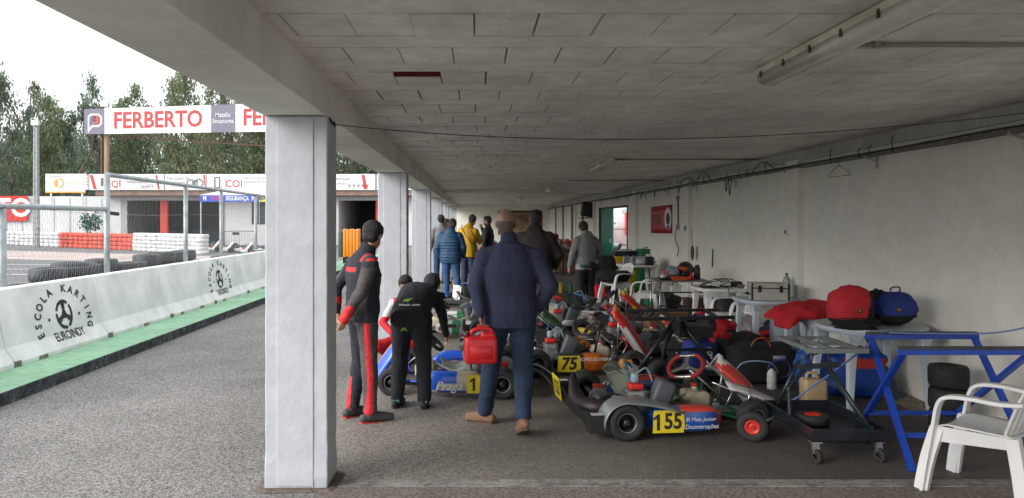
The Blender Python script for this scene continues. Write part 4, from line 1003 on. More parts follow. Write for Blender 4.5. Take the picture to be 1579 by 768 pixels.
make_kart('kart with cream seat and black steering wheel before the man in grey hoodie', (1.02, 11.0), R(2), c3, seat_pale, frame_steel, '', nassau=([c3, c2], nasA), nassau_h=.46, nassau_dx=.0, nose_full=c3)
make_kart('green and white kart facing left behind the blue Praga kart', (.25, 10.95), R(178), ([mat('g_white', (.6, .62, .6), .4), mat('g_green', (.02, .22, .08), .4)], lambda c: 1 if .35 < c.x < .55 else 0), seat_grey, frame_green, '', nassau=None, numside=1)
make_kart('kart with red frame and black seat half buried behind the dark trolley', (1.55, 9.62), R(6), mat('pod_maroon', (.30, .03, .03), .4), seat_black, mat('frame_red', (.45, .02, .02), .35, .2), '', nassau=([c3, c2], nasA), nassau_h=.44)
make_kart('kart with yellow side pods and white front fairing before the navy tool box', (.2, 12.5), R(8), mat('pod_yellow', (.6, .5, .02), .4), seat_pale, frame_steel, '', nassau=([c2, c3], nasA), nassau_h=.5, nose_full=c3)
make_kart('white kart with red nose behind the cream seat kart', (1.5, 12.15), R(-4), c3, seat_black, frame_steel, '', nassau=([mat('n_yellow', (.6, .45, .02), .4), c2], nasA), nassau_h=.52, nose_full=c2, engine_side=1)
make_kart('kart with blue frame parked left of the man in blue puffer jacket', (-.15, 14.0), R(70), c1, seat_black, frame_black, '', nassau=nE, nassau_h=.5)
make_kart('kart with yellow side pods standing low behind the men at the centre', (.2, 17.4), R(100), mat('pod_yellow', (.6, .5, .02), .4), seat_pale, frame_steel, '')

# kart stands with karts on them (far)
def stand(label, loc, rz, h=.62):
    t = thing('kart_trolley', label, 'trolley', (loc[0], loc[1], 0), rz, 'black kart trolleys')
    b = MB()
    for s_ in (-1, 1):
        b.bar((0, s_ * .28, h), (1.0, s_ * .28, h), .03); b.bar((-.05, s_ * .28, .12), (1.05, s_ * .28, .12), .03)
        b.bar((.05, s_ * .28, .12), (.8, s_ * .28, h), .03); b.bar((.95, s_ * .28, .12), (.2, s_ * .28, h), .03)
    for x in (0, 1.0): b.bar((x, -.28, h), (x, .28, h), .03); b.bar((x, -.28, .12), (x, .28, .12), .03)
    b.build('frame', black_metal, t)
    for x in (0, 1.0):
        for s_ in (-1, 1): b = MB(); tyre_mb(b, (x, s_ * .3, .06), .06, .03, .02, (0, 1, 0), 12); b.build('castor', black_rubber, t)
    return t
for i, (x, y, rz, pm, lab, lab2, nas) in enumerate([
    (.9, 15.6, 95, mat('kart_green', (.03, .10, .04), .4), 'green kart raised on a trolley right of the brown jacket man', 'black trolley under the green kart', nE),
    (1.5, 19.5, 80, c4, 'orange kart raised on a trolley behind the green one', 'black trolley under the orange kart', ([c4, c3], nasA)),
    (.3, 21.5, 95, mat('pod_lime', (.35, .5, .03), .4), 'lime kart on a trolley between the yellow jacket man and the bearded man', 'black trolley under the lime kart', ([c4, c3], nasA)),
    (2.4, 22.0, 85, c2, 'red and white kart on a trolley far back by the long wall', 'black trolley under the red kart', ([c2, c3], nasA))]):
    stand(lab2, (x, y), R(rz)); make_kart(lab, (x, y), R(rz), pm, seat_pale, frame_steel, '', z=.64, group='karts raised on trolleys', nassau=nas)
# karts across the track
for i, (px, Y, rz, lab) in enumerate([(322, 41, 205, 'red and white kart at the end of the white tyre wall across the track'), (352, 40, 200, 'second red and white kart across the track, before the crowd barrier'), (374, 39, 195, 'white kart across the track below the tent valance'), (403, 38, 200, 'kart across the track just left of the front pillar'), (300, 45, 200, 'kart nose above the white tyre wall by the garage opening'), (268, 47, 195, 'kart nose above the white tyre wall beside the red column')]):
    make_kart(lab, (PX(px, Y) + .5, Y), R(rz), ([c2, c3], lambda c: 0 if c.x < .5 else 1) if i % 2 == 0 else c3, seat_black, frame_black, '', nassau=([c3, c2], nasA), nose_full=c3 if i != 0 else c2, group='karts across the track', nassau_h=.6)

# ================================================================ BLACK KART TROLLEY (front right)
t = thing('kart_trolley', 'black kart trolley with tray, grey top frame and a red wheel, front right', 'trolley', (2.3, 4.97, 0), 0, 'black kart trolleys')
gloss = mat('gloss_black', (.008, .012, .016), .3, coat=.4)
X0, X1, Y0, Y1 = .0, .50, 0, .82
b = MB(); b.span((X0, Y0, .15), (X1, Y1, .156)); b.span((X0, Y0, .15), (X1, Y0 + .012, .235)); b.span((X0, Y1, .15), (X1, Y1 + .012, .235)); b.span((X0 - .012, Y0, .15), (X0, Y1 + .012, .235)); b.span((X1, Y0, .15), (X1 + .012, Y1 + .012, .235))
b.span((X0 + .38, Y0 - .012, .13), (X0 + .40, Y0 + .2, .26)); b.build('tray', gloss, t)
for (x, y) in ((.02, .03), (.46, .05), (.46, .76)):
    b = MB(); b.bar((x, y, .15), (x + .01, y, .07), .045, .03); b.span((x - .03, y - .03, .14), (x + .04, y + .04, .15)); c_ = b.build('castor_fork', steel, t)
    b = MB(); tyre_mb(b, (x + .005, y - .012, .05), .05, .03, .018, (1, .35, 0), 18); b.build('castor_wheel', black_rubber, c_)
tm = mat('trolley_tube', (.035, .045, .055), .35, .5)
b = MB()
b.tube(cr([(.02, .42, .16), (.02, .44, .38), (.03, .45, .43), (.16, .50, .54), (.20, .52, .56), (.40, .5, .57)], 4), .014, 8)
b.tube([(.47, .10, .16), (.30, .42, .58)], .015, 8); b.tube([(.47, .12, .16), (.34, .60, .58)], .012, 8); b.tube([(.05, .78, .16), (.20, .70, .56)], .014, 8)
b.bar((.12, .50, .56), (.42, .50, .58), .05, .03); b.tube([(.2, .5, .57), (.24, .52, .70)], .012, 7); b.tube([(.36, .5, .57), (.34, .55, .70)], .012, 7)
b.tube([(.18, .66, .57), (.33, .5, .69)], .006, 6); b.tube([(.14, .6, .55), (.28, .56, .69)], .006, 6)
b.build('lift_frame', tm, t)
gt_ = mat('grey_tube', (.22, .25, .24), .45, .4)
b = MB(); z = .712
b.bar((.10, .34, z), (.55, .34, z), .035); b.bar((.12, .92, z), (.52, .92, z), .025); b.bar((.14, .34, z + .002), (.14, .92, z + .002), .03); b.bar((.50, .34, z + .002), (.50, .92, z + .002), .03); b.bar((.30, .36, z + .004), (.30, .9, z + .004), .025); b.bar((.14, .6, z + .004), (.5, .6, z + .004), .02)
b.lathe([(.008, 0), (.008, .05)], 8, (.14, .9, z)); b.lathe([(.008, 0), (.008, .04)], 8, (.36, .7, z)); b.build('top_frame', gt_, t)
b = MB(); tyre_mb(b, (0, 0, 0), .112, .075, .052, (-.35, -1, 0), 26); w_ = b.build('wheel', black_rubber, t, loc=(-.22, .52, .112))
b = MB(); b.lathe([(.052, -.03), (.056, .032), (.045, .034), (.035, .018), (.012, .02), (.010, .05)], 22, (0, 0, 0), (-.35, -1, 0)); b.build('rim', mat('rim_red', (.55, .03, .02), .4), w_)
b = MB(); b.tube([(-.2, .54, .112), (.02, .62, .17)], .012, 8); b.build('axle_stub', steel, t)
sw = thing('spare_wheel', 'small black wheel with red rim lying flat in the trolley tray', 'wheel', (2.5, 5.42, .157))
b = MB(); tyre_mb(b, (0, 0, .035), .115, .07, .055, (0, 0, 1), 26); b.build('tyre', black_rubber, sw); b = MB(); b.lathe([(.055, .02), (.058, .068), (.045, .070), (.035, .055), (.012, .055)], 22); b.build('rim', mat('rim_red', (0, 0, 0)), sw)
# second dark trolley further back
t = thing('kart_trolley', 'dark kart trolley with long top rails standing behind kart 155', 'trolley', (2.05, 7.4, 0), 0, 'black kart trolleys')
b = MB()
b.bar((-.45, 0, .66), (.62, .15, .66), .035); b.bar((-.40, .55, .68), (.62, .6, .68), .03); b.bar((.0, .3, .62), (0, .0, .66), .05); b.bar((-.05, .0, .66), (-.05, .58, .68), .03); b.bar((.45, .1, .66), (.45, .58, .68), .03)
b.tube([(0, .1, .64), (-.42, 0, .12)], .022, 8); b.tube([(.03, .15, .62), (-.12, .1, .34), (-.12, .1, .1)], .022, 8); b.tube([(.08, .15, .62), (.42, .05, .12)], .022, 8); b.box((.25, .35, .5), (.35, .3, .12)); b.box((.0, .12, .60), (.08, .12, .12)); b.tube([(.1, .4, .62), (.5, .55, .12)], .016, 8)
b.build('lift_frame', black_metal, t)
b = MB(); b.span((-.42, -.02, .09), (.52, .0, .15)); b.span((-.42, .58, .09), (.52, .6, .15)); b.span((-.42, 0, .1), (.52, .58, .105)); b.bar((-.2, .3, .3), (.5, .3, .3), .03); b.build('tray', gloss, t)
for (x, y) in ((-.4, -.02), (.48, 0), (.48, .55), (-.4, .55)):
    b = MB(); tyre_mb(b, (x, y, .05), .05, .03, .02, (0, 1, 0), 14); b.build('castor', black_rubber, t)
b = MB(); tyre_mb(b, (0, 0, 0), .14, .12, .06, (.3, -1, 0), 24); ty = b.build('racing_slick', black_rubber, loc=(1.83, 7.22, .14), label='loose black kart tyre standing against the dark trolley behind kart 155', cat='tyre')

# ================================================================ PLASTIC FURNITURE
def table_round(label, loc, rx, ry, h, rz=0, m=white_plastic, sq=.0, group='white plastic tables'):
    t = thing('plastic_table', label, 'table', (loc[0], loc[1], 0), rz, group)
    n = 40; rings = []
    def se(a, k):
        c, s_ = math.cos(a), math.sin(a); p = 1 - sq; return Vector((rx * k * abs(c) ** p * (1 if c > 0 else -1), ry * k * abs(s_) ** p * (1 if s_ > 0 else -1), 0))
    for z, k in ((h - .05, .94), (h - .045, .97), (h - .02, .995), (h - .008, 1), (h, .985), (h, .9)): rings.append([se(2 * math.pi * i / n, k) + Vector((0, 0, z)) for i in range(n)])
    b = MB(); b.loft(rings); b.build('tabletop', m, t)
    for sx in (-1, 1):
        for sy in (-1, 1):
            b = MB(); x, y = sx * rx * .66, sy * ry * .66
            b.loft([[Vector((x * k + dx * w_, y * k + dy * w_, z)) for dx, dy in ((-1, -1), (1, -1), (1, 1), (-1, 1))] for z, k, w_ in ((0, 1.12, .022), (h * .5, 1.06, .03), (h - .12, 1.0, .038), (h - .045, .98, .07))], smooth=False)
            b.build('leg', m, t, bevel=.008)
    return t
def chair(label, loc, rz):
    t = thing('plastic_chair', label, 'chair', (loc[0], loc[1], 0), rz, 'white plastic armchairs'); t.scale = (.86, .95, .97)
    # local: faces +x, seat width along y
    b = MB()
    def sf(u, v):
        x = -.22 + .46 * v; y = (u - .5) * (.44 + .05 * v); return Vector((x, y, .42 + .012 * v - .018 * math.sin(u * math.pi) + (-.03 * max(0, v - .88) / .12)))
    b.grid(sf, 12, 12); b.build('seat', white_plastic, t, solid=.008)
    b = MB()                                             # slatted back
    def bp(u, v): 
        a = (u - .5) * 2; return Vector((-.22 - .13 * v - .02 * v * v + .05 * a * a, a * (.21 + .025 * math.sin(v * 3.1)), .43 + .40 * v - .05 * a * a * v))
    for k in range(7):
        u0 = .08 + k * .125; u1 = u0 + .085
        b.grid(lambda u, v, u0=u0, u1=u1: bp(u0 + (u1 - u0) * u, .05 + .82 * v), 2, 8)
    b.grid(lambda u, v: bp(u, .82 + .18 * v), 14, 3); b.grid(lambda u, v: bp(u, -.02 + .1 * v), 14, 2)
    for s_ in (0, 1): b.grid(lambda u, v, s_=s_: bp(s_ * .94 + .06 * u, v), 2, 8)
    b.build('backrest', white_plastic, t, solid=.012)
    for s_ in (-1, 1):
        # front leg + arm as one bent ribbon
        def ribbon(path, wd, th, s_=s_):
            P = cr(path, 5); r_ = []
            for i, p in enumerate(P):
                tn = (P[min(i + 1, len(P) - 1)] - P[max(i - 1, 0)]).normalized(); k = i / (len(P) - 1)
                sd_ = Vector((0, 1, 0)); nn = tn.cross(sd_).normalized(); wv = wd[0] + (wd[1] - wd[0]) * k
                r_.append([p + sd_ * wv + nn * th, p - sd_ * wv + nn * th, p - sd_ * wv * .9 - nn * th, p + sd_ * wv * .9 - nn * th])
            return r_
        b = MB(); b.loft(ribbon([(.30, s_ * .275, 0), (.27, s_ * .27, .2), (.235, s_ * .265, .40), (.20, s_ * .275, .56), (.14, s_ * .28, .615), (.0, s_ * .28, .628), (-.16, s_ * .26, .62), (-.29, s_ * .235, .63)], (.044, .034), .012), smooth=False); b.build('armrest', white_plastic, t, bevel=.005)
        b = MB(); b.loft(ribbon([(.315, s_ * .268, 0), (.28, s_ * .25, .2), (.22, s_ * .235, .405)], (.024, .032), .045), smooth=False); b.build('leg', white_plastic, t, bevel=.006)
        b = MB(); b.loft(ribbon([(-.29, s_ * .24, 0), (-.26, s_ * .225, .2), (-.22, s_ * .215, .42)], (.03, .036), .04), smooth=False); b.build('leg', white_plastic, t, bevel=.006)
        b = MB(); b.add([(x, s_ * y_, z) for x, y_, z in ((.235, .262, .42), (-.22, .235, .42), (-.22, .225, .35), (.235, .25, .32))], [(0, 1, 2, 3)]); b.build('side_apron', white_plastic, t, solid=.008)
    return t
chair('white plastic armchair in the right foreground beside the blue stand', (3.12, 4.46), R(128))
chair('white plastic armchair holding a black coat by the far table', (2.85, 14.7), R(200))
chair('white plastic armchair under the grey desk cables, middle of the wall', (3.0, 12.75), R(150))
chair('white plastic armchair tucked behind the cable table', (3.45, 9.75), R(190))
blueish = mat('bluish_plastic', (.50, .56, .62), .45, var=(3, .1))
table_round('bluish white plastic table under the caps and helmets at right', (3.50, 6.50), .46, .44, .735, m=blueish)
table_round('small white plastic table under the red jacket', (3.48, 7.42), .28, .40, .70, sq=.5, m=blueish)
table_round('bluish white table under the aluminium case', (3.62, 9.0), .40, .40, .70, sq=.35, m=blueish)
table_round('white plastic table covered with cables and chargers', (3.46, 10.3), .40, .42, .73, sq=.4)
table_round('white table far back before the yellow and green boxes', (3.45, 15.6), .42, .45, .735, sq=.3)
# grey desk
t = thing('folding_desk', 'grey topped folding desk carrying helmets and tools', 'table', (3.2, 11.6, 0))
b = MB(); b.span((-.42, -.35, .71), (.42, .35, .735)); b.build('tabletop', mat('desk_grey', (.26, .26, .25), .5), t)
for sx in (-1, 1):
    for sy in (-1, 1): b = MB(); b.tube([(sx * .36, sy * .3, 0), (sx * .33, sy * .3, .71)], .013, 8); b.build('leg', steel, t)
b = MB(); b.bar((-.36, -.3, .34), (.36, -.3, .34), .02); b.bar((-.36, -.3, .55), (.36, -.3, .55), .02); b.build('crossbar', black_metal, t)
# blue folding stand
t = thing('folding_stand', 'blue steel scissor stand with black padded top bars at right', 'stand', (0, 0, 0))
b = MB(); W_ = .039
for (ta, fa) in (((2.98, 5.52, .78), (2.88, 4.82, .0)), ((3.76, 5.52, .78), (3.70, 4.82, 0))): b.bar(ta, fa, W_, .03)
b.bar((2.95, 5.52, .78), (3.79, 5.52, .78), .035); b.bar((2.885, 5.0, .19), (3.715, 5.0, .19), .03)
b.build('outer_frame', blue_paint, t)
b = MB()
for (ta, fa) in (((2.85, 4.87, .78), (3.03, 5.80, 0)), ((3.70, 4.87, .78), (3.66, 5.80, 0))): b.bar(ta, fa, W_, .03)
b.bar((2.82, 4.87, .78), (3.74, 4.87, .78), .035); b.bar((2.98, 5.55, .2), (3.68, 5.55, .2), .03); b.build('inner_frame', blue_paint, t)
pad = mat('grey_padding', (.06, .066, .07), .8, bump=(60, .4))
b = MB(); b.rbox((3.37, 5.52, .806), (.84, .045, .022), .009); b.build('padding', pad, t); b = MB(); b.rbox((3.28, 4.87, .806), (.92, .045, .022), .009); b.build('padding', pad, t)
# leaning dark board against the wall
b = MB(); b.bar((3.62, 6.85, .70), (3.90, 6.75, .02), .07, .02, up=(0, 1, 0)); b.build('dark_post', mat('dark_teal_paint', (.02, .05, .07), .5), label='dark teal post leaning below the caps table by the wall', cat='post')
# tyre pile at right
for k in (0, 1, 3):
    b = MB(); tyre_mb(b, (0, 0, 0), .14, .174, .065, (0, 0, 1), 30); o = b.build('kart_tyre', black_rubber, loc=(3.70 + rr.uniform(-.006, .006), 5.72, .089 + min(k, 2) * .177)); o.name = 'racing_slick'
    tag(o, ['black kart tyre at the bottom of the pile behind the white chair', 'second black kart tyre from the bottom of the pile', 'third black kart tyre from the bottom of the pile', 'topmost black kart tyre of the pile behind the white chair'][k], 'tyre', 'kart tyres piled by the wall')

# ================================================================ SMALL OBJECTS
def soft(name, label, cat, c, d, m, seed=1, amp=.25, rz=0, group=None, nu=56, nv=32, flat=.6, mats=None, fn=None, parent=None):
    q = Vector((seed * 3.1, seed * 1.7, 0)); b = MB()
    def f(u, v):
        a = 2 * math.pi * u; t_ = math.pi * (v - .5); c_, s_ = math.cos(t_), math.sin(t_)
        ca, sa = math.cos(a), math.sin(a)
        x = abs(ca) ** flat * (1 if ca > 0 else -1) * max(c_, 0) ** flat; y = abs(sa) ** flat * (1 if sa > 0 else -1) * max(c_, 0) ** flat; z = abs(s_) ** flat * (1 if s_ > 0 else -1)
        n1 = noise.noise(Vector((x * 1.3, y * 1.3, z * 1.3)) + q) + .5 * noise.noise(Vector((x * 4, y * 4, z * 4)) + q) - .55 * abs(noise.noise(Vector((x * 3 + z * 2, y * 3, z * 3)) + q * 2)) - .35 * abs(noise.noise(Vector((x * 8, y * 8 + x * 4, z * 6)) + q * 3)); k = 1 + amp * n1 + .04
        return Vector((x * d[0] / 2 * k, y * d[1] / 2 * k, d[2] / 2 + z * d[2] / 2 * (k if z > 0 else 1)))
    b.grid(f, nu, nv)
    if fn: color_faces(b, fn)
    o = b.build(name, mats or m, parent, loc=c); o.rotation_euler = (0, 0, rz)
    if parent is None: tag(o, label, cat, group)
    return o
def crate(name, label, cat, c, d, m, lid=None, rz=0, group=None, lidh=.05):
    t = thing(name, label, cat, c, rz, group)
    b = MB(); b.rbox((0, 0, (d[2] - lidh) / 2), (d[0], d[1], d[2] - lidh), .015); 
    for s_ in (-1, 0, 1): b.box((s_ * d[0] * .3, -d[1] / 2 - .004, (d[2] - lidh) / 2), (.02, .01, d[2] - lidh - .03))
    b.build('box_body', m, t)
    b = MB(); b.rbox((0, 0, d[2] - lidh / 2), (d[0] + .03, d[1] + .03, lidh), .012); b.build('lid', lid or m, t); 
    b = MB(); b.tube(cr([(-d[0] * .2, 0, d[2]), (-d[0] * .18, 0, d[2] + .03), (d[0] * .18, 0, d[2] + .03), (d[0] * .2, 0, d[2])], 3), .008, 6); b.build('handle', black_plastic, t)
    return t
def bottle(label, c, h, r, m, capm, group=None, name='water_bottle'):
    t = thing(name, label, 'bottle', c, 0, group)
    b = MB(); b.lathe([(r * .9, 0), (r, h * .03), (r, h * .2), (r * .94, h * .24), (r, h * .28), (r, h * .5), (r * .94, h * .54), (r, h * .58), (r, h * .66), (r * .75, h * .8), (r * .32, h * .9), (r * .3, h * .94)], 18); b.build('bottle_body', m, t)
    b = MB(); b.lathe([(r * .36, h * .93), (r * .36, h)], 12); b.build('cap', capm, t); return t
def helmet(label, c, rz, shellm, visor, accent=None, s=1., name='helmet'):
    t = thing(name, label, 'helmet', c, rz); t.scale = (s, s, s)
    b = MB(); b.ell((0, 0, .125), (.135, .12, .128), nu=24, nv=16); b.rbox((.06, 0, .06), (.15, .19, .11), .05)
    if accent: color_faces(b, lambda p: 1 if p.y < -.03 and p.z > .08 and p.x > -.07 else 0)
    b.build('shell', [shellm, accent or shellm], t)
    b = MB(); b.grid(lambda u, v: Vector((.141 * math.cos(R(-70 + 140 * u)), .127 * math.sin(R(-70 + 140 * u)), .10 + .075 * v)), 14, 3); b.build('visor', visor, t, solid=.004); return t
clear = mat('clear_plastic', (.62, .68, .72), .15, trans=.7, bump=None)
# jerrycan held by the man
jr = mat('jerrycan_red', (.62, .015, .02), .38, coat=.15, bump=(12, .08))
jc = thing('jerrycan', 'red plastic jerrycan carried in the hand of the man in navy', 'jerrycan', (PX(741, 5.62), 5.62, PZ(560, 5.62)), R(6))
b = MB(); b.rbox((0, 0, .105), (.25, .135, .21), .03); b.add([], []); b.rbox((.055, 0, .215), (.11, .11, .05), .02); b.build('can_body', jr, jc)
b = MB(); b.tube(cr([(-.075, 0, .20), (-.07, 0, .238), (-.03, 0, .262), (.03, 0, .268), (.075, 0, .255), (.09, 0, .225)], 4), .016, 10); b.build('handle', jr, jc)
b = MB(); b.lathe([(.026, 0), (.026, .035)], 16, (-.098, 0, .205), (-.5, 0, 1)); b.build('cap', mat('cap_black_red', (.1, .01, .01), .4), jc)
b = MB(); 
for s_ in (-1, 1): b = MB(); b.rbox((0, s_ * .068, .09), (.17, .006, .10), .003, n=1); b.build('embossed_panel', jr, jc)
# beige canister, orange buoy can, green can etc.
def canister(label, c, d, m, capm, rz=0, name='canister'):
    t = thing(name, label, 'canister', c, rz)
    b = MB(); b.rbox((0, 0, d[2] * .42), (d[0], d[1], d[2] * .84), .03, bulge=.03); b.build('can_body', m, t)
    b = MB(); b.tube(cr([(-d[0] * .3, 0, d[2] * .8), (-d[0] * .25, 0, d[2] * .97), (d[0] * .1, 0, d[2] * .97), (d[0] * .2, 0, d[2] * .8)], 4), .014, 8); b.build('handle', m, t)
    b = MB(); b.lathe([(.028, 0), (.028, .03)], 14, (d[0] * .33, 0, d[2] * .83)); b.build('cap', capm, t); return t
canister('beige fuel canister on the floor behind the front trolley', (2.98, 6.45, 0), (.20, .15, .32), mat('canister_beige', (.45, .33, .18), .45, var=(3, .2)), black_plastic)
soft('oil_catch_bottle', 'orange stained plastic bottle lying at the front of kart 75', 'bottle', (1.62, 7.85, .02), (.16, .13, .15), mat('stained_orange', (.45, .20, .06), .4, var=(14, .5)), 3, .2)
canister('cream fuel canister behind the rear wheel of kart 75', (.82, 9.15, 0), (.22, .16, .34), tank_m, yellow_vinyl)
t = thing('traffic_cone', 'small orange cone funnel standing on kart 75', 'funnel', (PX(917, 8.1), 8.1, .05)); b = MB(); b.lathe([(.032, .0), (.03, .06), (.015, .15)], 14); b.build('cone', mat('cone_orange', (.75, .12, .02), .4), t); b = MB(); b.tube([(0, 0, .15), (.06, 0, .42)], .013, 8); b.build('neck', black_plastic, t)
t.name = 'oil_funnel'
# bags on the floor
ring_m = mat('ring_blue', (.08, .09, .35), .5)
bg_ = soft('duffel_bag', 'big black duffel bag with blue ring emblem under the jacket table', 'bag', (2.95, 7.55, 0), (.62, .42, .38), dark_fabric, 4, .10, flat=.35)
bpy.context.view_layer.update()
def on_front(o_, x, z, off):
    hit, loc, nr, ix = o_.ray_cast(Vector((x, -2, z)), Vector((0, 1, 0))); return Vector((x, (loc.y if hit else -.2) - off, z))
b = MB(); pts = [on_front(bg_, .10 + .115 * math.cos(a), .17 + .09 * math.sin(a), .004) for a in [2 * math.pi * k / 24 for k in range(24)]]; b.tube(pts, .006, 5, closed=True); b.build('ring_emblem', ring_m, bg_)
b = MB(); b.rbox(on_front(bg_, .10, .285, .004), (.13, .014, .035), .004, n=1); b.build('logo_patch', mat('patch_lilac', (.30, .28, .42), .6), bg_)
b = MB(); b.tube(cr([(-.15, -.1, .36), (-.1, -.12, .45), (0, -.12, .46), (.06, -.1, .37)], 5), .008, 6); b.build('strap', mat('strap_orange', (.45, .10, .03), .7), bg_)
bb = soft('gear_bag', 'blue gear bag with white SPARCO lettering beside the red bag', 'bag', (PX(1079, 7.9), 7.9, .02), (.32, .26, .34), blue_fabric, 5, .12, flat=.45)
bpy.context.view_layer.update(); b = MB(); b.text('sparco', .115, lambda u, v: on_front(bb, .07 + v, .17 + u * .8, .004), bold=.03); b.build('lettering', white_ink, bb)
soft('helmet_bag', 'red and black backpack between the blue gear bag and the black duffel', 'bag', (PX(1122, 8.1), 8.1, 0), (.42, .32, .42), red_fabric, 6, .22, flat=.6, mats=[red_fabric, dark_fabric], fn=lambda c: 1 if c.x > .04 or c.z < .12 else 0)
soft('helmet_bag', 'black and red backpack standing behind the blue gear bag', 'bag', (PX(1105, 8.7), 8.7, 0), (.42, .35, .52), red_fabric, 8, .25, flat=.6, mats=[dark_fabric, red_fabric], fn=lambda c: 1 if c.z > .38 and c.x > -.05 else 0)
soft('jacket_heap', 'heap of dark clothes with white piping behind kart 155', 'clothes', (PX(1060, 8.5), 8.5, 0), (.5, .4, .40), dark_fabric, 9, .4, mats=[dark_fabric, mat('grey_cloth', (.3, .3, .32), .9)], fn=lambda c: 1 if noise.noise(c * 7) > .33 else 0)
soft('suit_bag', 'black travel bag standing left of the ring duffel', 'bag', (PX(1152, 7.9), 7.9, 0), (.34, .34, .44), dark_fabric, 12, .2)
soft('red_cloth', 'crumpled red cloth heap under the aluminium case table', 'cloth', (PX(1168, 9.3), 9.3, 0), (.55, .4, .26), red_fabric, 13, .4, mats=[red_fabric, mat('pale_cloth', (.4, .33, .3), .9)], fn=lambda c: 1 if noise.noise(c * 9) > .28 else 0)
soft('green_bag', 'crumpled green bag beside the red cloth heap', 'bag', (PX(1128, 9.4), 9.4, 0), (.3, .3, .28), mat('green_cloth', (.12, .25, .13), .8), 14, .4)
soft('plastic_bag', 'blue and red plastic carrier bag under the caps table', 'bag', (3.56, 6.95, 0), (.56, .4, .44), blue_fabric, 15, .16, flat=.5, mats=[mat('bag_blue', (.01, .05, .26), .5), mat('bag_red', (.42, .03, .02), .6)], fn=lambda c: 1 if .26 < c.z < .38 and c.x > -.15 else 0)
soft('carrier_bag', 'small bright blue plastic bag behind the beige canister', 'bag', (3.22, 7.05, 0), (.22, .2, .42), mat('bag_sky', (.02, .10, .34), .5), 16, .3)
soft('canvas_bag', 'dark rolled clothes on the floor behind the second trolley', 'clothes', (2.3, 9.0, 0), (.6, .4, .30), mat('charcoal_cloth', (.03, .03, .04), .9), 17, .35)
b = MB(); b.lathe([(.17, 0), (.165, .52), (.18, .54)], 24); b.build('white_bin', blueish, loc=(3.74, 8.85, .0), label='white round bin with scribbled writing under the aluminium case table', cat='bin')
crate('cardboard_box', 'brown cardboard box behind the second trolley', 'box', (PX(1025, 10.2), 10.2, 0), (.52, .4, .40), cardboard, lidh=.02)
crate('cardboard_box', 'small brown box beside the larger brown box', 'box', (PX(985, 11.2), 11.2, 0), (.35, .3, .22), mat('rust_box', (.14, .06, .045), .8), lidh=.02)
# table items
b = MB()
def jf(u, v):
    x = -.40 + .76 * u; y = -.30 + .54 * v; e = (max(0, math.sin(math.pi * min(1, max(0, u)))) ** .3) * (max(0, math.sin(math.pi * v)) ** .3)
    f_ = noise.noise(Vector((x * 5, y * 5, 3))) * .045 + .03 * abs(noise.noise(Vector((x * 11 + y * 5, y * 9, 1)))) + .02 * math.sin(x * 30 + 4 * math.sin(y * 9)) * (.4 + noise.noise(Vector((x * 4, y * 4, 9))))
    z = .015 + (.125 + f_) * e
    if x < -.22: z -= (-.22 - x) * (.55 if v < .5 else .25)
    return Vector((x + .03 * noise.noise(Vector((y * 6, x * 4, 5))), y + .05 * noise.noise(Vector((x * 6, 2, 1))), z))
b.grid(jf, 60, 44); hb = b.build('red_jacket', red_fabric, loc=(3.36, 7.28, .700), solid=.008, label='red jacket folded over the small plastic table', cat='jacket')
b = MB(); b.tube(cr([(-.32, -.05, .0), (-.24, -.2, .05), (-.1, -.15, .1), (.05, -.17, .13), (.15, -.1, .14)], 6), .006, 6); b.build('drawstring', black_rubber, hb)
def cap_bag(label, c, m, s, rz):
    t = thing('helmet_bag', label, 'bag', c, rz)
    dm = soft('dome', None, None, (0, 0, 0), (s * .36, s * .31, s * .345 if s >= 1 else s * .30), m, 40 + int(s * 50), .13, flat=.8 if s >= 1 else .95, mats=[m, dark_fabric], fn=(lambda c_: 1 if c_.z < .085 * s or c_.x * 1.0 + c_.z * -.35 + .05 * noise.noise(c_ * 9) > .02 * s else 0) if s >= 1 else (lambda c_: 1 if c_.z < .11 * s else 0), parent=t)
    b = MB(); b.tube(cr([(-.17 * s, -.1 * s, .09 * s), (-.05 * s, -.165 * s, .095 * s), (.1 * s, -.155 * s, .09 * s), (.18 * s, -.04 * s, .09 * s)], 6), .005, 6); b.tube(cr([(-.03, 0, .31 * s), (-.02, -.02, .34 * s), (.04, -.02, .34 * s), (.05, 0, .30 * s)], 5), .007, 6); b.build('zip_and_loop', black_rubber, t)
    b = MB(); b.ell((-.03 * s, -.160 * s, .155 * s), (.024, .008, .022)); e = b.build('badge', mat('badge_olive', (.07, .06, .02), .6), t)
    b = MB(); b.ell((-.028 * s, -.168 * s, .158 * s), (.012, .004, .008)); b.build('badge_centre', mat('badge_gold', (.4, .28, .04), .5), e)
    return t
    b = MB(); b.grid(lambda u, v: Vector((s * .165 * math.cos(2 * math.pi * u) * math.cos(v * 1.5) ** .55, s * .15 * math.sin(2 * math.pi * u) * math.cos(v * 1.5) ** .55, s * (.06 + .235 * math.sin(v * 1.55) ** .9) + .012 * noise.noise(Vector((u * 6, v * 6, s))))), 30, 14); b.build('dome', m, t)
    b = MB(); b.lathe([(s * .15, 0), (s * .172, s * .03), (s * .172, s * .10), (s * .15, s * .125)], 28); b.build('base', dark_fabric, t)
    b = MB(); b.ell((.02 * s, -.162 * s, .15 * s), (.035, .006, .026)); e = b.build('badge', mat('badge_olive', (.20, .19, .03), .5), t)
    b = MB(); b.ell((.022 * s, -.168 * s, .15 * s), (.016, .005, .016)); b.build('badge_centre', ink, e)
    return t
cap_bag('red domed helmet bag with round badge on the caps table', (PX(1310, 6.35), 6.35, .735), mat('bag_crimson', (.52, .02, .03), .8, bump=(50, .3)), 1.0, R(10))
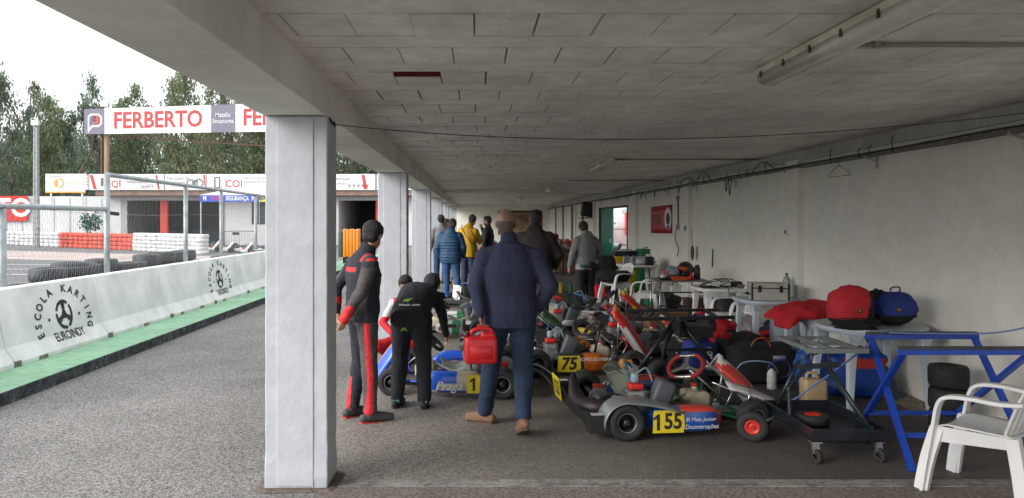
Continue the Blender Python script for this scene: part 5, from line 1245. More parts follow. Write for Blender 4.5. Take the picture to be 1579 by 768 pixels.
cap_bag('blue domed helmet bag with round badge at the right end of the caps table', (PX(1378, 6.45), 6.45, .735), blue_fabric, .98, R(-5))
soft('backpack', 'black backpack between the red and the blue helmet bags', 'bag', (PX(1344, 6.55), 6.55, .735), (.34, .26, .30), dark_fabric, 25, .22)
soft('gloves', 'pile of black gloves and straps before the red helmet bag', 'gloves', (PX(1322, 6.18), 6.18, .735), (.36, .12, .07), dark_fabric, 26, .5)
# aluminium case
ac = thing('aluminium_case', 'aluminium tool case lying on the bluish table by the wall', 'case', (PX(1184, 8.9), 8.9, .70), R(-12))
am = mat('case_alu', (.48, .47, .42), .45, .1, var=(9, .1)); b = MB(); b.box((0, 0, .075), (.42, .33, .14)); b.build('case_body', am, ac)
b = MB(); b.box((0, 0, .175), (.42, .33, .05)); b.build('lid', am, ac)
b = MB()
for sx in (-1, 1):
    for sy in (-1, 1): b.box((sx * .205, sy * .16, .10), (.018, .018, .205))
    b.box((sx * .12, -.17, .14), (.035, .016, .08))
b.box((0, -.168, .149), (.43, .008, .012)); b.build('corner_fittings', black_metal, ac)
b = MB(); b.tube(cr([(-.215, -.05, .07), (-.25, -.04, .07), (-.25, .04, .07), (-.215, .05, .07)], 4), .012, 8); b.build('handle', black_plastic, ac)
bottle('clear plastic water bottle standing behind the aluminium case', (PX(1213, 9.15), 9.15, .70), .30, .045, clear, black_plastic)
# cables on table
b = MB(); q = random.Random(4)
for k in range(9):
    c = Vector((3.2 + q.uniform(-.1, .45), 10.2 + q.uniform(-.2, .2), .745)); pts = [c + Vector((.10 * math.cos(a * 1.0) * (1 + .3 * q.random()), .08 * math.sin(a) * (1 + .3 * q.random()), abs(.09 * math.sin(a * .5 + k)) * (k % 2))) for a in [i * .7 for i in range(12)]]
    b.tube(cr(pts, 3), .005, 5)
b.tube(cr([(3.42, 9.95, .75), (3.42, 9.86, .7), (3.43, 9.84, .35), (3.40, 9.84, .05)], 5), .005, 5)
b.build('cable_tangle', black_rubber, label='tangle of black cables on the white table', cat='cables')
for k, (px, Y, d, m_, lab, nm) in enumerate([(1100, 10.2, (.16, .08, .05), white_plastic, 'white socket strip on the cable table', 'socket_strip'), (1118, 10.25, (.14, .07, .06), white_plastic, 'white charger brick on the cable table', 'charger'), (1133, 10.3, (.18, .12, .07), black_plastic, 'black charger at the right end of the cable table', 'charger'), (1090, 10.15, (.2, .1, .025), black_plastic, 'flat black laptop battery on the cable table', 'battery')]):
    b = MB(); b.rbox((0, 0, d[2] / 2), d, .01); b.lathe([(.012, 0), (.012, .01)], 8, (d[0] * .25, 0, d[2])); b.build(nm, m_, loc=(PX(px, Y), Y, .731), label=lab, cat=nm.replace('_', ' '))
# desk items
helmet('black and white helmet with orange flash on the grey desk', (PX(1057, 11.6), 11.6, .76), R(200), mat('helm_black', (.03, .03, .03), .25, coat=.6), mat('visor_orange', (.5, .07, .02), .2), mat('helm_orange', (.6, .12, .04), .3))
helmet('pale blue and red helmet left of the orange flash helmet', (PX(1036, 11.5), 11.5, .735), R(160), mat('helm_blue', (.25, .32, .42), .3, coat=.5), mat('visor_red', (.45, .05, .04), .2), red_plastic, .85)
soft('cap', 'orange and black cap lying under the black helmet', 'cap', (PX(1048, 11.3), 11.3, .735), (.30, .2, .06), mat('cap_orange', (.6, .10, .03), .8), 31, .3)
crate('tool_tray', 'dark flat tool tray on the grey desk', 'tray', (PX(1035, 11.35), 11.35, .7355), (.34, .2, .04), black_plastic, lidh=.01)
for k, (px, lab) in enumerate([(1072, 'black spray can on the right end of the grey desk'), (1079, 'dark thermos on the right end of the grey desk')]):
    b = MB(); b.lathe([(.04, 0), (.04, .17), (.025, .19), (.022, .22)], 16); b.build('spray_can', mat('can_dark', (.05, .045, .045), .4), loc=(PX(px, 11.6), 11.55 + k * .15, .735), label=lab, cat='can')
crate('paper_box', 'small white box hanging below the grey desk on its shelf bar', 'box', (PX(1041, 11.3), 11.3, .56), (.16, .1, .11), white_plastic, lidh=.02)
crate('tool_bag', 'brown tool bag on the floor under the grey desk', 'bag', (PX(1080, 11.9), 11.9, 0), (.5, .3, .4), mat('brown_bag', (.07, .045, .04), .8), lidh=.04)
soft('black_bag', 'black handbag hanging open below the cable table', 'bag', (PX(1125, 10.4), 10.4, 0), (.36, .25, .55), mat('bag_greyblack', (.035, .035, .035), .8), 33, .15)
soft('red_bag', 'small red bag under the cable table', 'bag', (PX(1086, 10.5), 10.5, 0), (.26, .2, .40), red_fabric, 34, .25)
# far table items and boxes
yb = mat('yellow_box', (.55, .38, .01), .5); gb = mat('green_box', (.01, .16, .06), .5)
crate('tool_box', 'black and yellow tool box on top of the yellow pile by the doorway', 'tool box', (PX(966, 17.6), 17.6, .62), (.62, .4, .32), yb, black_plastic, lidh=.12)
crate('tool_box', 'yellow tool box under the black and yellow one', 'tool box', (PX(966, 17.6), 17.6, 0), (.66, .42, .60), yb, black_plastic, lidh=.1)
crate('storage_tub', 'green storage tub on top of its pile by the wall', 'box', (PX(1000, 17.2), 17.2, .62), (.46, .4, .38), gb, lidh=.08)
crate('storage_tub', 'green storage tub at the bottom by the wall', 'box', (PX(1000, 17.2), 17.2, 0), (.50, .42, .60), gb, lidh=.08)
soft('plastic_sheet', 'grey crumpled plastic bag on the far white table', 'bag', (3.55, 15.55, .735), (.5, .4, .16), mat('grey_film', (.42, .43, .44), .4), 35, .35)
for k in range(4):
    bottle(['first clear bottle from the left on the far table', 'second clear bottle on the far table', 'third clear bottle on the far table', 'fourth clear bottle, nearest the grey bag'][k], (3.14 + k * .085, 15.4 + .06 * (k % 2), .735), .2, .033, clear, blue_paint, 'small bottles on the far table')
b = MB(); b.rbox((0, 0, .09), (.17, .12, .18), .02); b.build('speaker_box', black_plastic, loc=(PX(1012, 14.6), 15.2, .735), label='small black box at the right end of the far table', cat='box')
soft('black_coat', 'black coat thrown over the far white chair', 'coat', (2.75, 14.7, .435), (.75, .45, .22), dark_fabric, 36, .3)
soft('red_bucket_cloth', 'red cloth bag beside the feet of the grey hoodie man', 'bag', (PX(925, 15.5), 15.5, 0), (.3, .25, .30), red_fabric, 37, .2)
soft('dark_rucksack', 'dark rucksack with red base behind the grey hoodie man', 'bag', (PX(936, 16.4), 16.4, .38), (.38, .3, .50), dark_fabric, 38, .15, mats=[dark_fabric, red_fabric], fn=lambda c: 1 if c.z < .14 else 0)
crate('flight_case', 'dark flight case under the dark rucksack', 'case', (PX(936, 16.4), 16.4, 0), (.5, .4, .36), black_plastic, lidh=.08)
# far workbench clutter along the wall and middle
for i, (x, y, d, m_, nm, lab, cat) in enumerate([
    (3.3, 24.0, (1.2, .6, .78), cardboard, 'work_bench', 'brown workbench box far back by the long wall', 'box'),
    (2.2, 26.0, (1.4, .6, .78), mat('bench_dark', (.05, .05, .06), .6), 'storage_chest', 'dark storage chest far back behind the grey hoodie man', 'chest'),
    (2.9, 28.0, (1.2, .6, .9), red_plastic, 'tool_cabinet', 'red tool cabinet far back by the wall', 'cabinet'),
    (1.2, 13.2, (.7, .5, .28), red_plastic, 'tool_box', 'flat red tool box on the floor left of the grey hoodie man', 'tool box'),
    (1.05, 12.2, (.5, .35, .12), mat('pale_mat', (.5, .5, .48), .7), 'parts_tray', 'pale parts tray on the floor before the red tool box', 'tray'),
    (.0, 19.5, (.6, .5, .5), mat('navy_box', (.02, .04, .16), .6), 'tool_box', 'navy tool box between the puffer jacket man and the yellow jacket man', 'tool box'),
    (3.5, 20.6, (.3, .3, .3), mat('navy_box', (0, 0, 0)), 'storage_box', 'small navy box standing inside the doorway', 'box')]):
    crate(nm, lab, cat, (x, y, 0), d, m_)
q = random.Random(12)
cols = [('orange', (.6, .14, .02)), ('red', (.5, .03, .03)), ('yellow', (.6, .45, .03)), ('white', (.6, .6, .6)), ('green', (.05, .3, .08)), ('blue', (.03, .08, .4))]
k = 0
for (bx_, by, bz, n) in ((3.3, 24.0, .82, 5), (2.2, 26.0, .82, 6), (2.9, 28.0, .94, 4)):
    for j in range(n):
        cn, cv = cols[(k * 5 + j) % 6]; k += 1
        helmet('%s helmet on the %s, number %d from the left' % (cn, {24.0: 'brown bench box', 26.0: 'dark chest', 28.0: 'red cabinet'}[by], j + 1) if False else '%s helmet %s on the %s far back' % (cn, ('at the left end', 'second from the left', 'in the middle', 'second from the right', 'near the right end', 'at the right end')[j], {24.0: 'brown bench', 26.0: 'dark chest', 28.0: 'red cabinet'}[by]), (bx_ - .5 + j * .23, by + q.uniform(-.15, .15), bz), q.uniform(0, 6), mat('helm_' + cn, cv, .3, coat=.4), black_plastic)
# wall items
t = thing('wall_poster', 'red poster with black ROTAX lettering and gear emblem on the right wall', 'poster', (WX - .003, 16.0, 0))
b = MB(); z0_, z1_ = 1.385, 1.985
def pf(off): return lambda u, v: Vector((-off - .006 * math.sin((u + .9) * 3), -u, v))
b.grid(lambda u, v: pf(.004)(-.92 + 1.84 * u, z0_ + (z1_ - z0_) * v + .02 * (u - .5)), 10, 4); b.build('poster_sheet', mat('poster_red', (.42, .012, .012), .5), t, solid=.002)
b = MB(); b.text('ROTAX', .30, lambda u, v: pf(.008)(-.36 + u * .78, 1.66 + v * 1.1), bold=.025); b.build('lettering', mat('maroon_ink', (.04, .006, .006), .6), t)
b = MB(); n = 48
for k in range(24):
    a, a2 = R(k * 15), R(k * 15 + 9); r1 = .27
    for (aa, bb_, r0, r1) in ((R(k * 15), R(k * 15 + 15), .13, .21), (a, a2, .21, .25)):
        b.flat([(r0 * math.cos(aa), r0 * math.sin(aa)), (r1 * math.cos(aa), r1 * math.sin(aa)), (r1 * math.cos(bb_), r1 * math.sin(bb_)), (r0 * math.cos(bb_), r0 * math.sin(bb_))], lambda u, v: pf(.008)(.58 + u * 1.15, 1.70 + v))
b.build('gear_emblem', white_ink, t)
b = MB(); b.flat([(.13 * math.cos(R(k * 20)), .13 * math.sin(R(k * 20))) for k in range(18)], lambda u, v: pf(.009)(.58 + u * 1.15, 1.70 + v)); b.flat([(-.05, -.3), (.05, -.3), (.1, -.14), (-.1, -.14)], lambda u, v: pf(.009)(.58 + u, 1.70 + v)); b.build('gear_emblem', ink, t)
def socket(label, y, z, m_=white_plastic, x=WX - .06):
    t = thing('wall_socket', label, 'socket', (x, y, z)); b = MB(); b.rbox((-.02, 0, 0), (.045, .085, .10), .01); b.build('socket_box', m_, t); b = MB(); b.lathe([(.02, 0), (.02, .012)], 12, (-.042, 0, 0), (-1, 0, 0)); b.build('outlet', grey_ink, t)
socket('white socket box on the nearest visible pilaster', 9.35, PZ(358, 9.35)); socket('grey socket box on the pilaster beside the red poster', 13.85, PZ(352, 13.85), mat('box_grey', (.3, .3, .28), .6))
socket('grey socket box with a black cable below, right of the red poster', 14.6, PZ(350, 14.6), mat('box_grey', (.3, .3, .28)), WX - .005); socket('small junction box under the cable tray above the black cable', 14.6, PZ(305, 14.6), mat('box_grey', (.3, .3, .28)), WX - .005)
b = MB(); b.tube([(4.05, 14.6, PZ(304, 14.6)), (4.05, 14.6, PZ(350, 14.6))], .012, 6); b.tube(cr([(4.02, 14.6, PZ(352, 14.6)), (3.98, 14.55, 1.3), (4.03, 14.5, 1.1), (4.0, 14.5, .95)], 5), .009, 6); b.build('power_cable', black_rubber, label='black power cable hanging down the wall right of the red poster', cat='cable')
b = MB(); b.ell((3.98, 13.4, PZ(390, 13.4)), (.03, .07, .14)); b.tube([(3.97, 13.4, 1.5), (3.98, 13.4, 1.15)], .006, 5); b.build('brown_pad', mat('brown_leather', (.14, .07, .05), .8), label='brown oval pad hanging on the wall above the helmets', cat='pad')
b = MB(); b.tube([(4.03, 12.4, PZ(384, 12.4)), (4.02, 12.4, PZ(412, 12.4))], .012, 6); b.build('wall_hook_rod', black_metal, label='thin dark rod on the wall right of the brown pad', cat='rod')
# tv / speaker on shelf
t = thing('loudspeaker', 'black hooded loudspeaker on a small wall shelf left of the green door', 'loudspeaker', (3.85, 25.0, 0))
b = MB(); b.rbox((0, 0, 2.05), (.42, .40, .50), .06, Matrix.Rotation(.15, 3, 'Y')); b.build('cabinet', black_plastic, t); b = MB(); b.box((0, 0, 1.76), (.52, .5, .03)); b.build('shelf', black_metal, t)
for i, (y, w_) in enumerate(((30.5, .5),)):
    b = MB(); b.box((4.05, y, 1.35), (.04, w_, 1.9)); b.build('dark_board', grey_ink, label='tall dark board on the long wall beyond the loudspeaker', cat='board')  # flat dark panel stands in for the shade inside a wall niche
for i, y in enumerate((27, 33, 36)):
    b = MB(); b.tube([(3.98, y, 0), (3.98, y, 2.36)], .035, 8); b.build('wall_pipe', mat('pipe_grey', (.2, .18, .16), .6), label='dark vertical pipe %s on the long wall' % ('nearest the loudspeaker', 'beyond the dark board', 'closest to the end wall')[i], cat='pipe')
t = thing('wall_banner', 'brown red framed picture banner on the end wall behind the heads', 'banner', (1.28, YE - .04, 0)); b = MB(); b.span((0, 0, .9), (2.4, .03, 2.22)); b.build('frame', mat('frame_brown', (.12, .02, .015), .6), t)
b = MB(); b.span((.75, -.01, 1.0), (2.3, -.003, 2.12)); b.build('picture', mat('banner_tan', (.25, .16, .10), .7, var=(2.5, .7)), t)
# hose and rope
b = MB(); b.tube(cr([(4.03, 5.0, 1.0), (3.7, 5.15, .87), (3.3, 5.35, .83), (3.08, 5.45, .82)], 6), .006, 6); b.tube(cr([(3.06, 5.5, .82), (2.95, 5.7, .6), (2.8, 6.0, .32), (2.65, 6.2, .12), (2.3, 6.3, .02)], 6), .008, 6)
b.build('blue_hose', mat('hose_blue', (.16, .20, .45), .4), label='thin blue hose running from the wall over the blue stand to the floor', cat='hose')
b = MB(); b.tube(cr([(2.44, 7.0, .01), (2.5, 6.9, .3), (2.75, 6.85, .33), (2.9, 7.0, .2)], 6), .007, 6); b.build('blue_hose', mat('hose_pale', (.25, .35, .5), .4), label='pale blue hose loop standing up behind the white kart panel', cat='hose')
# rubble strip along wall foot
b = MB(); q = random.Random(5)
for k in range(700):
    y = q.uniform(4.6, 12); x = WX - abs(q.gauss(0, .09)) - .01; s_ = q.uniform(.008, .035)
    M_ = Matrix.Rotation(q.uniform(0, 3), 3, 'Z') @ Matrix.Rotation(q.uniform(0, 3), 3, 'X'); b.box((x, y, s_ * .3), (s_, s_ * 1.4, s_ * .7), M_)
b.build('rubble', mat('rubble', (.22, .18, .14), .95, var=(9, .4)), kind='stuff')
b = MB(); b.add([(WX - .005, 4.68, .02), (WX - .30, 4.68, .008), (WX - .22, 12, .008), (WX - .005, 12, .02)], [(0, 1, 2, 3)]); b.build('wall_foot_dirt', mat('dirt', (.20, .165, .12), .95, var=(6, .35)), kind='structure')
# litter of kart parts on the floor
for i, (px, py, m_, lab) in enumerate([(830, 600, black_metal, 'black bent bumper bracket on the floor beside the jeans leg'), (716, 477, black_metal, 'flat dark bar on the floor before the blue jeans feet')]):
    p = PG(px, py); b = MB(); b.tube(cr([(-.2, .1, .03), (-.1, 0, .2), (.05, -.05, .15), (.15, -.15, .03)] if i == 0 else [(-.1, 0, .03), (.2, .02, .04), (.6, .05, .03)], 5), .02, 8)
    if i == 0: b.tube(cr([(-.22, .2, .05), (-.05, .1, .22), (.12, .0, .16), (.2, -.1, .03)], 5), .02, 8)
    b.build('kart_bracket', m_, loc=p, label=lab, cat='bracket')

# ---- more clutter between and behind the karts
def slick(label, px, py, lean=0., r=.135, wd=.19, rim=True, dz=0.):
    p = PG(px, py); t = thing('racing_slick', label, 'wheel', (p.x, p.y, dz), 0, 'loose kart wheels')
    ax = (math.sin(lean) * .5, math.cos(lean), 0) if lean is not None else (0, 0, 1); c = (0, 0, r) if lean is not None else (0, 0, wd / 2)
    b = MB(); tyre_mb(b, c, r, wd, r * .5, ax, 26); b.build('tyre', black_rubber, t)
    if rim: b = MB(); b.lathe([(r * .5, -wd * .3), (r * .45, -wd * .3), (r * .42, 0), (.01, .01), (.01, .02), (r * .42, .03), (r * .45, wd * .3), (r * .5, wd * .3)], 20, c, ax); b.build('rim', frame_black, t)
    return t
slick('loose kart wheel standing behind the boots of the blue puffer jacket man', 709, 462, 1.2)
slick('loose kart wheel lying flat right of kart 155 steering wheel', 1122, 575, None)
slick('second loose kart wheel lying on the flat one right of kart 155', 1122, 575, None, dz=.19)
slick('loose kart wheel leaning before the brown cardboard box', 1015, 512, .4)
slick('loose kart wheel lying under the dark trolley', 1062, 540, None)
slick('loose kart wheel standing left of the grey hoodie man', 858, 478, .6)
slick('loose kart wheel standing near the feet of the big brown jacket man', 812, 480, .2)
for i, (nm, lab, cat, px, py, d, m_) in enumerate([
    ('tool_box', 'small orange tool box on the floor behind kart 75', 'tool box', 985, 505, (.34, .2, .17), mat('tool_orange', (.55, .14, .02), .5)),
    ('tool_box', 'grey tool box with black lid under the cable table', 'tool box', 1105, 498, (.40, .25, .24), mat('tool_grey', (.2, .2, .21), .5)),
    ('plastic_crate', 'green plastic crate beside the far white chair', 'crate', 1012, 470, (.42, .3, .24), gb),
    ('plastic_crate', 'blue plastic crate behind the yellow jacket man', 'crate', 735, 425, (.5, .4, .3), mat('crate_blue', (.02, .08, .35), .5)),
    ('plastic_crate', 'yellow plastic crate on the floor in the middle of the shed', 'crate', 772, 430, (.5, .4, .35), yb),
    ('cooler_box', 'white cooler box standing by the right wall beyond the desk', 'cooler', 1040, 452, (.45, .3, .34), white_plastic),
    ('battery_box', 'black battery box on the floor left of the duffel bag', 'box', 1060, 570, (.26, .18, .16), black_plastic),
    ('tool_box', 'red metal tool box behind the black duffel', 'tool box', 1190, 545, (.42, .22, .2), red_plastic)]):
    p = PG(px, py); crate(nm, lab, cat, (p.x, p.y, 0), d, m_, rz=rr.uniform(-.4, .4))
for i, (nm, lab, cat, px, py, d, m_) in enumerate([
    ('rag', 'grey rag lying on the floor behind the dark trolley', 'rag', 1035, 528, (.4, .3, .08), mat('rag_grey', (.2, .2, .2), .9)),
    ('rag', 'pale blue rag on the floor under the cable table', 'rag', 1128, 520, (.35, .25, .1), mat('rag_blue', (.2, .3, .4), .9)),
    ('race_suit', 'crumpled black and red race suit beside the red backpack', 'clothes', 1092, 548, (.5, .35, .22), dark_fabric),
    ('jacket_heap', 'dark jacket heap under the grey desk beside the brown bag', 'clothes', 1030, 478, (.5, .35, .3), mat('charcoal_cloth', (0, 0, 0))),
    ('gear_bag', 'purple and black gear bag behind the dark trolley', 'bag', 1075, 522, (.5, .3, .32), mat('bag_purple', (.05, .03, .09), .8)),
    ('gear_bag', 'navy gear bag standing beside the white bin', 'bag', 1205, 540, (.45, .3, .36), mat('bag_navy', (.02, .025, .06), .8)),
    ('gloves', 'red gloves lying on the floor left of the gear bags', 'gloves', 1010, 533, (.22, .14, .06), red_fabric)]):
    p = PG(px, py); soft(nm, lab, cat, (p.x, p.y, .0), d, m_, 60 + i, .4, rz=rr.uniform(-1, 1), mats=[m_, red_fabric] if nm == 'race_suit' else None, fn=(lambda c: 1 if noise.noise(c * 6) > .25 else 0) if nm == 'race_suit' else None)
for i, (px, py, h, col, lab) in enumerate([(1002, 540, .24, 'yellow_box', 'small yellow oil bottle behind the kart 75 front panel'), (1050, 515, .26, 'red_plastic', 'red oil bottle beside the grey rag'), (1190, 600, .22, 'white_plastic', 'white fluid bottle on the floor left of the trolley tray'), (880, 455, .3, 'green_box', 'green oil bottle on the floor by the hoodie man'), (865, 452, .28, 'yellow_vinyl', 'yellow spray bottle on the floor by the hoodie man')]):
    p = PG(px, py); bottle(lab, (p.x, p.y, 0), h, .045, _mats.get(col) or yellow_vinyl, black_plastic, name='oil_bottle')
# table litter
for i, (nm, lab, px, Y, z, d, m_) in enumerate([('mug', 'white mug at the front of the grey desk', 1022, 11.35, .735, (.035, .09), white_plastic), ('paper_roll', 'white paper roll on the far white table', 1000, 15.4, .735, (.055, .22), white_plastic), ('tape_roll', 'grey tape roll on the cable table', 1143, 10.1, .731, (.05, .045), grey_ink), ('funnel', 'red funnel on the grey desk', 1066, 11.4, .735, (.05, .12), red_plastic)]):
    b = MB(); r_, h_ = d; b.lathe([(r_ * .9, 0), (r_, .004), (r_ * (1 if nm != 'funnel' else .25), h_), (r_ * (.8 if nm != 'funnel' else .2), h_), (r_ * (.75 if nm != 'funnel' else .15), h_ * .3)], 20); b.build(nm, m_, loc=(PX(px, Y), Y, z), label=lab, cat=nm.replace('_', ' '))
# ================================================================ PEOPLE
def remesh(b, voxel, smooth=2, disp=None):
    me = bpy.data.meshes.new('tmp'); me.from_pydata(b.v, [], b.f); me.update()
    o = bpy.data.objects.new('tmp', me); COL.objects.link(o)
    md = o.modifiers.new('r', 'REMESH'); md.mode = 'VOXEL'; md.voxel_size = voxel; md.use_smooth_shade = True
    if smooth: ms = o.modifiers.new('s', 'SMOOTH'); ms.iterations = smooth; ms.factor = .5
    dg = bpy.context.evaluated_depsgraph_get(); ev = o.evaluated_get(dg); out = bpy.data.meshes.new_from_object(ev, depsgraph=dg)
    bpy.data.objects.remove(o); bpy.data.meshes.remove(me)
    if disp:
        nrm = [v.normal.copy() for v in out.vertices]
        for v, n_ in zip(out.vertices, nrm): v.co += n_ * disp(v.co, n_)
    out.polygons.foreach_set('use_smooth', [True] * len(out.polygons)); out.update(); return out
def obj_mesh(name, me, mats, parent, fn=None):
    o = bpy.data.objects.new(name, me); COL.objects.link(o); o.parent = parent; me.materials.clear(); me.name = name
    for m_ in (mats if isinstance(mats, (list, tuple)) else [mats]): me.materials.append(m_)
    if fn: me.polygons.foreach_set('material_index', [fn(p.center, p.normal) for p in me.polygons])
    me.update(); return o
def caps(b, p, q, r1, r2, n=14, fl=1.0, side=None):
    """closed tapered capsule"""
    p, q = Vector(p), Vector(q); M_ = frame_from(q - p, Vector(side) if side is not None else Vector((0, .3, 1))); L = (q - p).length; rings = []
    for k in range(5): a = R(-80 + 20 * k); rings.append((r1 * math.cos(a), r1 * math.sin(a)))
    for k in range(1, 5): a = R(20 * k); rings.append((r2 * math.cos(a), L + r2 * math.sin(a)))
    b.loft([[p + M_ @ Vector((rr_ * math.cos(2 * math.pi * j / n), rr_ * fl * math.sin(2 * math.pi * j / n), z)) for j in range(n)] for rr_, z in rings])
def trunk(b, secs, n=22):
    """secs: (center, side vector, front vector, rx, ry)"""
    rings = []
    for c, sd_, fr, rx, ry in secs:
        rings.append([Vector(c) + Vector(sd_) * rx * (abs(math.cos(a)) ** .85) * (1 if math.cos(a) > 0 else -1) + Vector(fr) * ry * (abs(math.sin(a)) ** .9) * (1 if math.sin(a) > 0 else -1) for a in [2 * math.pi * j / n for j in range(n)]])
    b.loft(rings)
skin = mat('skin', (.50, .27, .18), .55, var=(12, .12), bump=(120, .1)); skin_d = mat('skin_tan', (.38, .19, .12), .55, var=(12, .15), bump=(120, .1))
hair_black = mat('hair_black', (.012, .010, .009), .55, bump=(160, .9), stretch=(1, 1, .25)); hair_brown = mat('hair_brown', (.04, .025, .016), .6, bump=(160, .9), stretch=(1, 1, .25)); hair_grey = mat('hair_grey', (.13, .10, .085), .8, bump=(160, .9), stretch=(1, 1, .25))
denim = mat('denim', (.022, .055, .13), .85, var=(5, .35), bump=(90, .35)); denim_dark = mat('denim_dark', (.016, .032, .068), .85, var=(5, .35), bump=(90, .35))
navy = mat('navy_fleece', (.025, .030, .064), .92, var=(2.5, .12), bump=(70, .3)); shoe_black = mat('shoe_black', (.02, .02, .02), .6); suede = mat('suede_tan', (.22, .12, .075), .9, var=(14, .2))

BASE = dict(hipL=(-.09, 0, .92), hipR=(.09, 0, .92), kneeL=(-.10, .02, .50), kneeR=(.10, .02, .50), ankL=(-.11, -.02, .09), ankR=(.11, -.02, .09), toeL=(-.13, .15, .03), toeR=(.13, .15, .03),
            pel=(0, 0, .96), waist=(0, .0, 1.08), chest=(0, .0, 1.27), shl=(0, -.01, 1.42), neck=(0, -.01, 1.49), head=(0, .015, 1.635),
            shL=(-.175, -.01, 1.375), shR=(.175, -.01, 1.375), elL=(-.235, -.03, 1.15), elR=(.235, -.03, 1.15), wrL=(-.245, .05, .91), wrR=(.245, .05, .91))
def person(label, loc, yaw, h, over=None, top=None, bot=None, shoe=None, hair=hair_black, skinm=skin, hyaw=0., hpitch=0., bald=False, bulk=1., vox=.012, top_fn=None, bot_fn=None, topdisp='wrinkle', sole=None, curl=.35, hand_dir=None, collar=True, legr=1.14, topr=.018, hem=.0, cuffz=None, hood=False, beard=False, ear=True, curlL=None):
    J = {k: Vector(v) for k, v in BASE.items()}
    for k, v in (over or {}).items(): J[k] = Vector(v)
    s = h / 1.75
    for k in J: J[k] = J[k] * s
    t = thing('person', label, 'person', loc, yaw)
    side = lambda a, c: (J[c] - J[a]).normalized()
    sdS = side('shL', 'shR'); sdH = side('hipL', 'hipR')
    pts = [J['pel'] - (J['waist'] - J['pel']).normalized() * .09 * s, J['pel'], J['waist'], J['chest'], J['shl'], J['neck']]
    def secs(extra, r0=0, r1=6, sh=1.):
        out = []; W_ = [.13, .155, .143, .165, .112, .062]; D_ = [.09, .112, .100, .118, .085, .055]
        for i in range(r0, r1):
            tn = (pts[min(i + 1, 5)] - pts[max(i - 1, 0)]).normalized(); k = i / 5
            sd_ = sdH.lerp(sdS, min(1, k * 1.3)); sd_ = (sd_ - tn * sd_.dot(tn)).normalized(); fr = tn.cross(sd_); 
            e = extra if i < 5 else extra * .6
            out.append((pts[i], sd_, fr, (W_[i] * bulk + e) * s, (D_[i] * (bulk ** 1.5) + e) * s))
        return out
    # --- body
    b = MB(); trunk(b, secs(-.012))
    Hc = J['head']; HM = Matrix.Rotation(hyaw, 3, 'Z') @ Matrix.Rotation(hpitch, 3, 'X'); hs_ = .98 * (s ** .45)
    def hp(x, y, z): return Hc + HM @ (Vector((x, y, z)) * hs_)
    b.ell(hp(0, -.012, .025), (.077 * hs_, .097 * hs_, .092 * hs_), HM, 20, 12); b.ell(hp(0, .022, -.045), (.058 * hs_, .068 * hs_, .072 * hs_), HM, 16, 10); b.ell(hp(0, .045, -.085), (.034 * hs_, .032 * hs_, .026 * hs_), HM)
    caps(b, hp(0, .084, .018), hp(0, .104, -.022), .008 * hs_, .014 * hs_, 8); b.ell(hp(0, .083, -.056), (.024 * hs_, .011 * hs_, .010 * hs_), HM); caps(b, hp(-.035, .078, .03), hp(.035, .078, .03), .010 * hs_, .010 * hs_, 8)
    for sg in (-1, 1): b.ell(hp(sg * .079, -.005, -.005), (.010 * hs_, .020 * hs_, .031 * hs_), HM @ Matrix.Rotation(sg * .25, 3, 'Z'), 10, 8)
    caps(b, J['neck'] - Vector((0, 0, .03)), hp(0, -.018, -.05), .060 * s, .054 * s, 16)
    for S in 'LR':
        caps(b, J['sh' + S], J['el' + S], .042 * s, .036 * s); caps(b, J['el' + S], J['wr' + S], .036 * s, .024 * s); caps(b, J['shl'], J['sh' + S], .05 * s, .045 * s)
        caps(b, J['hip' + S], J['knee' + S], .075 * s, .050 * s); caps(b, J['knee' + S], J['ank' + S], .044 * s, .026 * s); caps(b, J['ank' + S], J['toe' + S], .026 * s, .020 * s)
        # hand
        fd = (J['wr' + S] - J['el' + S]).normalized()
        if hand_dir and S in hand_dir: fd = Vector(hand_dir[S]).normalized()
        sg = -1 if S == 'L' else 1; inn = Vector((-sg, 0, 0)); inn = (inn - fd * inn.dot(fd)); inn = inn.normalized() if inn.length > .2 else Vector((0, 1, 0)); fwd = fd.cross(inn) * (1 if S == 'L' else -1)
        if fwd.y < 0: fwd = -fwd
        wv = J['wr' + S]; hsz = s
        M_ = Matrix((inn, fwd, fd)).transposed()
        b.ell(wv + fd * .048 * hsz, (.015 * hsz, .038 * hsz, .048 * hsz), M_, 14, 10); caps(b, wv - fd * .02, wv + fd * .03, .024 * hsz, .024 * hsz, 10)
        cu_ = curl if (S == 'R' or curlL is None) else curlL
        for i_, (off, ln) in enumerate(((.027, .072), (.010, .080), (-.008, .074), (-.025, .060))):
            p = wv + (fd * .083 + fwd * off) * hsz; d = fd.copy(); 
            for sgm in range(3):
                ang = cu_ * (1 + .25 * sgm); d = (d * math.cos(ang) + inn * math.sin(ang)).normalized(); inn2 = None
                q_ = p + d * ln * hsz * (.42, .32, .26)[sgm]; caps(b, p, q_, (.0088 - .0008 * sgm) * hsz, (.0082 - .0008 * sgm) * hsz, 8); p = q_
        p = wv + (fd * .03 + fwd * .03) * hsz; q_ = p + (fd * .6 + fwd * .6 + inn * .3).normalized() * .042 * hsz; caps(b, p, q_, .011 * hsz, .0095 * hsz, 8); caps(b, q_, q_ + (fd * .85 + fwd * .1 + inn * .5).normalized() * .032 * hsz, .0095 * hsz, .0075 * hsz, 8)
    obj_mesh('body', remesh(b, min(vox, .0085), 2), skinm, t)
